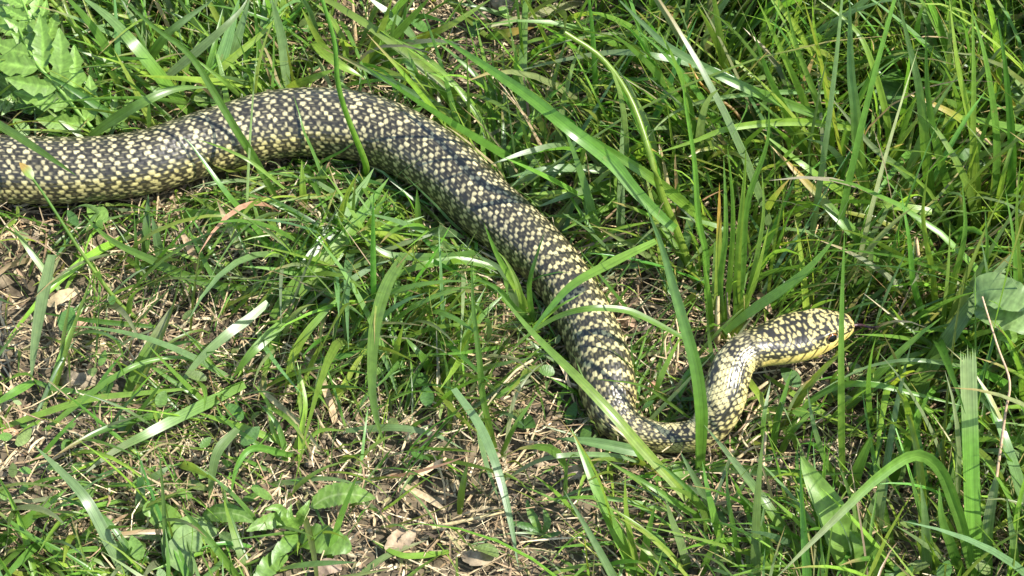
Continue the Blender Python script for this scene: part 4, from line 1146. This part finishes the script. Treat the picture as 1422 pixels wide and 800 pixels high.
plant("tiny dark sprout in the shadowed straw near the bottom", [
    ([(752, 740), (742, 722), (734, 705), (732, 694)], (.2, .8, 1), 13, MG, dict(ser=4)), ([(752, 742), (740, 734), (720, 728), (704, 726)], (.2, .6, .6), 11, DG, dict(ser=4)),
    ([(753, 742), (760, 728), (758, 715), (754, 705)], (.2, .7, .9), 11, MG, dict(ser=4)), ([(752, 744), (762, 745), (772, 742), (780, 738)], (.2, .5, .5), 10, DG, dict(ser=3))], "sprout", "seedling")
plant("green leaf behind the mown stub at the top of the bare soil", [
    ([(585, 190), (600, 170), (622, 168), (640, 178)], (.4, 1, .8), 12, LG, {}), ([(590, 150), (585, 130), (592, 112), (600, 100)], (.4, 1.2, 1.4), 13, MG, {})], "sprout", "seedling")
# broad dark leaves low in the tall grass
for lab, x0, y0, dx, dy, w_ in [
        ("broad dark leaf deep in the tall grass under the arching blade", 1065, 165, 40, -14, 40), ("broad leaf in the tall grass left of the thick clump", 1235, 135, 14, -40, 44),
        ("heart-like leaf near the top right corner of the tall grass", 1385, 28, 12, -34, 40), ("broad leaf half hidden below the yellowing blade", 1330, 228, 46, -10, 42),
        ("shaded broad leaf at the right edge under the tall grass", 1400, 120, 30, -20, 46), ("shaded leaf at the top edge left of the fan of blades", 1010, 40, 26, -22, 38)]:
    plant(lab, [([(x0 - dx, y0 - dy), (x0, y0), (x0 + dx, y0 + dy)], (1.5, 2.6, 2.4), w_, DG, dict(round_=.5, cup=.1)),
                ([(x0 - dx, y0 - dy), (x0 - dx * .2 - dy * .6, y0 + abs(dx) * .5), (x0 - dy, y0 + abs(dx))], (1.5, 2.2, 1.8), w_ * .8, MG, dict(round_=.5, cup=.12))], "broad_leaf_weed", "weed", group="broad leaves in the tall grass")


# ------------------------------------------------------------------ soil clods and dead leaves
def lump(name, x, y, w, h, col, seed, squash=.7, zoff=.0):
    n, k = 22, 30
    th = np.linspace(0, math.pi, n)[:, None]; ps = np.linspace(0, 2 * math.pi, k, endpoint=False)[None]
    d = np.stack(np.broadcast_arrays(np.sin(th) * np.cos(ps), np.sin(th) * np.sin(ps), np.cos(th)), -1)
    rr_ = 1 + .45 * (vnoise(d[..., 0] * 2 + seed + d[..., 2], d[..., 1] * 2 + d[..., 2] * 1.3, seed) - .5) + .28 * (vnoise(d[..., 0] * 6 + d[..., 2] * 3, d[..., 1] * 6 + d[..., 2] * 4, seed + 1) - .5)
    rr_[0] = rr_[0].mean(); rr_[-1] = rr_[-1].mean()
    c0 = at(x, y, zoff); c0[2] = ground_z(c0[0], c0[1]) + zoff + h * PX * .25
    V = c0 + d * rr_[..., None] * np.array([w * PX * .5, h * PX * .6, h * PX * .5 * squash])
    return make_mesh(name, V.reshape(-1, 3), grid_faces(n, k, True), np.tile(col, (n * k, 1)))


for lab, x, y, w, h, col in [
        ("round crumbly soil clod between the sheaf and the lower straw", 436, 508, 40, 40, (.27, .205, .14)),
        ("flat pale slab of dry soil at the top edge", 706, 18, 60, 40, (.30, .235, .165)),
        ("dry soil lump left of the pale slab at the top edge", 668, 34, 36, 26, (.26, .20, .14)),
        ("dry soil lump right of the pale slab near the top edge", 764, 60, 34, 30, (.24, .185, .13)),
        ("reddish crumb of earth beside the snake's neck", 902, 548, 22, 20, (.34, .19, .12)),
        ("grey pebble beside the reddish crumb near the neck", 913, 524, 20, 15, (.26, .22, .19)),
        ("reddish clod in the straw at the left below the waxy blade", 14, 604, 30, 20, (.36, .20, .12)),
        ("reddish earth crumb among the straw on the left", 104, 448, 34, 22, (.33, .21, .14)),
        ("brown soil lump in the straw left of the middle", 92, 408, 30, 20, (.28, .20, .14)),
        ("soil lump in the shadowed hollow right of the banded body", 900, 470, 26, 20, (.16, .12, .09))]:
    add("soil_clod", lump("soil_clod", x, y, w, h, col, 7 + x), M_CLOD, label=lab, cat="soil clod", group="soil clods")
for lab, pts, z, w, col in [
        ("tan dead leaf lying in the sunny bare straw", [(540, 775), (548, 755), (560, 735)], (.6, .9, .8), 26, (.27, .20, .125)),
        ("pinkish dead leaf beside the tan one in the bare straw", [(552, 762), (566, 748), (576, 736)], (.7, 1, .9), 18, (.29, .22, .14)),
        ("small orange-brown leaf in the straw by the layered blades", [(762, 184), (772, 180), (784, 184)], (.6, 1, .6), 14, (.42, .25, .14)),
        ("dry leaf scrap beside the snake's banded body", [(862, 450), (874, 446), (884, 454)], (.6, .9, .6), 14, (.36, .24, .15)),
        ("curled brown leaf by the upright tuft behind the snake's head", [(1052, 408), (1062, 418), (1072, 436)], (1, 1.4, 1), 12, (.44, .30, .18)),
        ("dead leaf in the straw at the bottom edge near the seedling", [(440, 800), (455, 786), (475, 790)], (.5, .8, .5), 24, (.24, .175, .12)),
        ("pale dead leaf under the waxy blade on the left", [(66, 425), (85, 412), (110, 404)], (.6, 1, .6), 18, (.44, .34, .20)),
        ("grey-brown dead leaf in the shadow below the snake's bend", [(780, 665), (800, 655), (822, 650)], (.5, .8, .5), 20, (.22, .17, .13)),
        ("pale dead leaf in the straw near the bottom edge", [(640, 770), (665, 776), (692, 768)], (.5, .8, .5), 22, (.30, .235, .15))]:
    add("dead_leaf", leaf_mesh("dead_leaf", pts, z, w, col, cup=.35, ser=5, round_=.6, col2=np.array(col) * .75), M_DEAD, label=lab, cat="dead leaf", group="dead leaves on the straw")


# ------------------------------------------------------------------ the mass of grass
DENS = [[.55, .80, .72, .14, .60, .80, .72, .66], [.35, .45, .65, .65, .75, .76, .70, .66], [.26, .50, .95, .85, .34, .60, .75, .72], [.24, .46, .56, .54, .18, .22, .58, .60], [.72, .56, .32, .14, .26, .62, .60, .62]]
LENG = [[4.5, 5.5, 5., 4., 6., 7.6, 7.6, 7.4], [4., 4., 5., 6., 7., 7.6, 7.6, 7.2], [4., 5., 6., 6., 4.5, 6.5, 8., 8.], [3.5, 4., 4.2, 4.8, 3.5, 3.5, 5.5, 6.5], [3.5, 3.5, 3.2, 3.6, 4.2, 5., 5., 5.5]]
LEAN = [[50, 48, 50, 45, 38, 26, 20, 22], [55, 55, 52, 50, 42, 28, 22, 22], [55, 55, 50, 48, 45, 30, 26, 28], [58, 55, 50, 48, 50, 42, 36, 34], [60, 58, 55, 50, 44, 38, 36, 34]]


def blades(n_near, n_far, lmul, wlo, whi, keep, palw, leanadd=0.0, fine=False, own=None):
    xy = scatter(n_near, n_far) if own is None else own[0]
    x_, y_, _ = px_of(np.column_stack([xy, np.zeros(len(xy))]))
    clump = vnoise(xy[:, 0] * 34, xy[:, 1] * 34, 101 + int(fine)) * .75 + vnoise(xy[:, 0] * 90, xy[:, 1] * 90, 103) * .25
    d = px_grid(DENS, x_, y_) ** (1.5 if fine else 1.0)
    inside = (np.abs(xy[:, 0]) < .36) & (xy[:, 1] > -.30) & (xy[:, 1] < .36)
    ok = rng.random(len(xy)) < np.where(inside, keep * d * sstep(.62 - .5 * d, .75 - .35 * d, clump + .12), .8)
    # not under or in front of the snake
    dd = np.hypot(xy[:, None, 0] - KC[None, :, 0], xy[:, None, 1] - KC[None, :, 1]) - KR[None] * .8
    ok &= dd.min(1) > 0
    if own is not None:
        ok = np.ones(len(xy), bool)
    xy = xy[ok]; x_, y_ = x_[ok], y_[ok]
    n = len(xy); k = 8
    far = np.clip(np.hypot(xy[:, 0], xy[:, 1]) / .5, 1, 4)
    ln = px_grid(LENG, x_, y_) / 100 * lmul * np.exp(rng.normal(0, .38, n))
    lean = np.radians(np.clip(px_grid(LEAN, x_, y_) + leanadd + rng.normal(0, 17, n), 2, 88))
    az = rng.uniform(0, 2 * math.pi, n)
    # neighbours lean alike
    az = az * .55 + .45 * 2 * math.pi * 2.2 * vnoise(xy[:, 0] * 16, xy[:, 1] * 16, 107)
    curl = rng.gamma(2.0, .38, n)
    if own is not None:
        az = own[1]; lean = rng.uniform(1.1, 1.7, n); curl = curl * .25
    th = lean[:, None] * .75 + curl[:, None] * np.linspace(0, 1, k)[None] ** 1.4
    azv = az[:, None] + rng.normal(0, .35, n)[:, None] * np.linspace(0, 1, k)[None]
    st = (ln / (k - 1))[:, None]
    D = np.stack([np.sin(th) * np.cos(azv), np.sin(th) * np.sin(azv), np.cos(th)], -1) * st[..., None]
    P = np.concatenate([np.zeros((n, 1, 3)), np.cumsum(D[:, :-1], 1)], 1)
    P += np.column_stack([xy, ground_z(xy[:, 0], xy[:, 1]) - .001])[:, None]
    P[..., 2] = np.maximum(P[..., 2], ground_z(P[..., 0], P[..., 1]) + np.array([-.001] + [.0015] * (k - 1))[None] + rng.random(n)[:, None] * .004)
    # drop blades that would hang in front of the snake as the photograph has few of them
    bx, by, bd = px_of(P[:, 2:])
    fr = np.zeros(n, bool)
    for q in range(bx.shape[1]):
        dp = np.hypot(bx[:, q, None] - kx[None], by[:, q, None] - ky[None]) - krp[None] * .97
        j = dp.argmin(1)
        fr |= (dp[np.arange(n), j] < 0) & (bd[:, q] < kd[j] + .004)
    inpic = (bx > 0) & (bx < 1422) & (by > 0) & (by < 800)
    cov = (COVER[np.clip(by, 0, 819).astype(int), np.clip(bx, 0, 1439).astype(int)] > bd + .001) & inpic & \
        (COVER[np.clip(by, 0, 819).astype(int), np.clip(bx, 0, 1439).astype(int)] < 5)
    hid = cov.sum(1) > 0
    # and few whose shadow would lie on the snake
    sh_ = np.zeros(n, bool)
    for q in range(1, k):
        rel = P[:, q][:, None] - KC[None, ::2]
        al_ = rel @ SUNV
        per = np.linalg.norm(rel - al_[..., None] * SUNV, axis=2)
        sh_ |= ((per < KR[None, ::2]) & (al_ > 0)).any(1)
    rnd = rng.random(n)
    fr |= (hid & (rnd < .62)) | (sh_ & (rng.random(n) < np.where(bx[:, 0] > 960, .97, .5)))
    if own is not None:
        fr[:] = False
    keepm = ~fr | (rng.random(n) < np.where((by[:, 0] > 590) & (bx[:, 0] < 950), .12, np.where(bx[:, 0] > 640, .0, .05)))
    P, ln, far, az, xy = P[keepm], ln[keepm], far[keepm], azv[keepm, 0], xy[keepm]
    P = push_out(P)
    n = len(P)
    W0 = rng.uniform(wlo, whi, n) * np.clip(ln / .05, .6, 1.3) * far ** .5
    t = np.linspace(0, 1, k)
    prof = np.minimum(1, .6 + 1.3 * t) * (1 - t ** 2.6) + .02
    W = W0[:, None] * prof[None] * .5
    rot = rng.normal(0, .55, n)[:, None] + rng.normal(0, .7, n)[:, None] * t[None]
    S = np.stack([-np.sin(az), np.cos(az), np.zeros(n)], -1)[:, None]
    T = nrm(np.gradient(P, axis=1)); S = nrm(S - (S * T).sum(-1, keepdims=True) * T); N = np.cross(T, S)
    S = S * np.cos(rot)[..., None] + N * np.sin(rot)[..., None]
    keys = list(palw); pw = np.array([palw[q] for q in keys]); pw = pw / pw.sum()
    c0 = np.array([PAL[q] for q in keys])[rng.choice(len(keys), n, p=pw)]
    c0 = c0 * rng.uniform(.72, 1.25, n)[:, None] * (1 + rng.normal(0, .10, (n, 3)))
    C = np.repeat(c0[:, None], k, 1)
    basec = np.array([.20, .24, .07]); bm = (rng.random(n) < .55)[:, None] * np.clip(1 - t * 3.2, 0, 1)[None] * .7
    C = C * (1 - bm[..., None]) + basec * bm[..., None]
    tipc = np.array([.36, .26, .11]); tm = (rng.random(n) < .14)[:, None] * np.clip((t - .72) * 5, 0, 1)[None]
    C = C * (1 - tm[..., None]) + tipc * tm[..., None]
    return ribbons(P, W, S, rng.uniform(-.15, .6, n), np.clip(C, .01, 1))


v, f, c, u = blades(38000, 11000, 1.0, .0012, .0036, .76, {'g': 5, 'y': 3.4, 'b': 2.0, 'd': 1.2, 'p': .8, 's': .12})
add("grass", make_mesh("grass", v, f, c, u), M_GRASS, kind="stuff", label="mass of green meadow grass round the snake", cat="grass")
v, f, c, u = blades(62000, 5000, .68, .0006, .0017, .92, {'g': 4, 'y': 4.5, 'b': 1.2, 'd': .8, 'p': 1.5, 's': 1.5}, 4, True)
add("fine_grass", make_mesh("fine_grass", v, f, c, u), M_GRASS, kind="stuff", label="fine short grass filling in below the long blades", cat="grass")
# blades pressed down by the snake, sticking out flat from under its sides
q = rng.integers(4, 150, 620); sd_ = rng.choice([-1.0, 1.0], 620)
tq = nrm(np.gradient(KC, axis=0))[q]; nq = np.stack([-tq[:, 1], tq[:, 0]], 1) * sd_[:, None]
bxy = KC[q, :2] + nq * (KR[q] * rng.uniform(.35, 1.0, 620))[:, None] + rng.normal(0, .002, (620, 2))
baz = np.arctan2(nq[:, 1], nq[:, 0]) + rng.normal(0, .75, 620)
v, f, c, u = blades(0, 0, .62, .0014, .0034, 1, {'g': 4, 'y': 2, 'b': 2, 'd': 2, 'p': .6, 's': .8}, own=(bxy, baz))
add("pressed_grass", make_mesh("pressed_grass", v, f, c, u), M_GRASS, kind="stuff", label="grass pressed flat along the sides of the snake", cat="grass")


# small round-leaved weeds low in the turf
def weeds(n_try):
    xy = scatter(n_try, n_try // 3)
    x_, y_, _ = px_of(np.column_stack([xy, np.zeros(len(xy))]))
    d = px_grid([[.9, .5, .25, .05, .3, .7, .8, .9], [.2, .2, .1, .1, .3, .6, .7, .8], [.05, .1, .1, .1, .05, .15, .3, .5], [.1, .2, .1, .1, .05, .1, .25, .35], [.7, .6, .2, .06, .06, .2, .25, .3]], x_, y_)
    ok = rng.random(len(xy)) < d * (vnoise(xy[:, 0] * 26, xy[:, 1] * 26, 131) > .42)
    dd = np.hypot(xy[:, None, 0] - KC[None, :, 0], xy[:, None, 1] - KC[None, :, 1]) - KR[None] * 1.05
    ok &= dd.min(1) > 0
    xy = xy[ok]; n = len(xy); k = 7
    t = np.linspace(0, 1, k)
    ln = rng.uniform(.004, .0115, n); az = rng.uniform(0, 6.283, n); th0 = rng.uniform(.7, 1.45, n)
    th = th0[:, None] + rng.normal(.2, .35, n)[:, None] * t[None]
    D = np.stack([np.sin(th) * np.cos(az)[:, None], np.sin(th) * np.sin(az)[:, None], np.cos(th)], -1) * (ln / (k - 1))[:, None, None]
    P = np.concatenate([np.zeros((n, 1, 3)), np.cumsum(D[:, :-1], 1)], 1)
    P += np.column_stack([xy, ground_z(xy[:, 0], xy[:, 1]) + rng.uniform(.002, .016, n)])[:, None]
    W = (ln * rng.uniform(.22, .42, n))[:, None] * (np.sin(np.pi * np.clip(t, .03, .985) ** .8) ** .7)[None]
    S = np.stack([-np.sin(az), np.cos(az), rng.normal(0, .25, n)], -1)[:, None].repeat(k, 1)
    c0 = np.array([(.10, .20, .035), (.14, .25, .05), (.065, .15, .03), (.17, .24, .07)])[rng.integers(0, 4, n)] * rng.uniform(.75, 1.2, n)[:, None]
    return ribbons(push_out(P), W, S, rng.uniform(-.1, .35, n), np.repeat(c0[:, None], k, 1), 5)


v, f, c, u = weeds(9000)
add("ground_cover", make_mesh("ground_cover", v, f, c, u), M_WEED, kind="stuff", label="low weeds with tiny round leaves between the grass", cat="weeds")
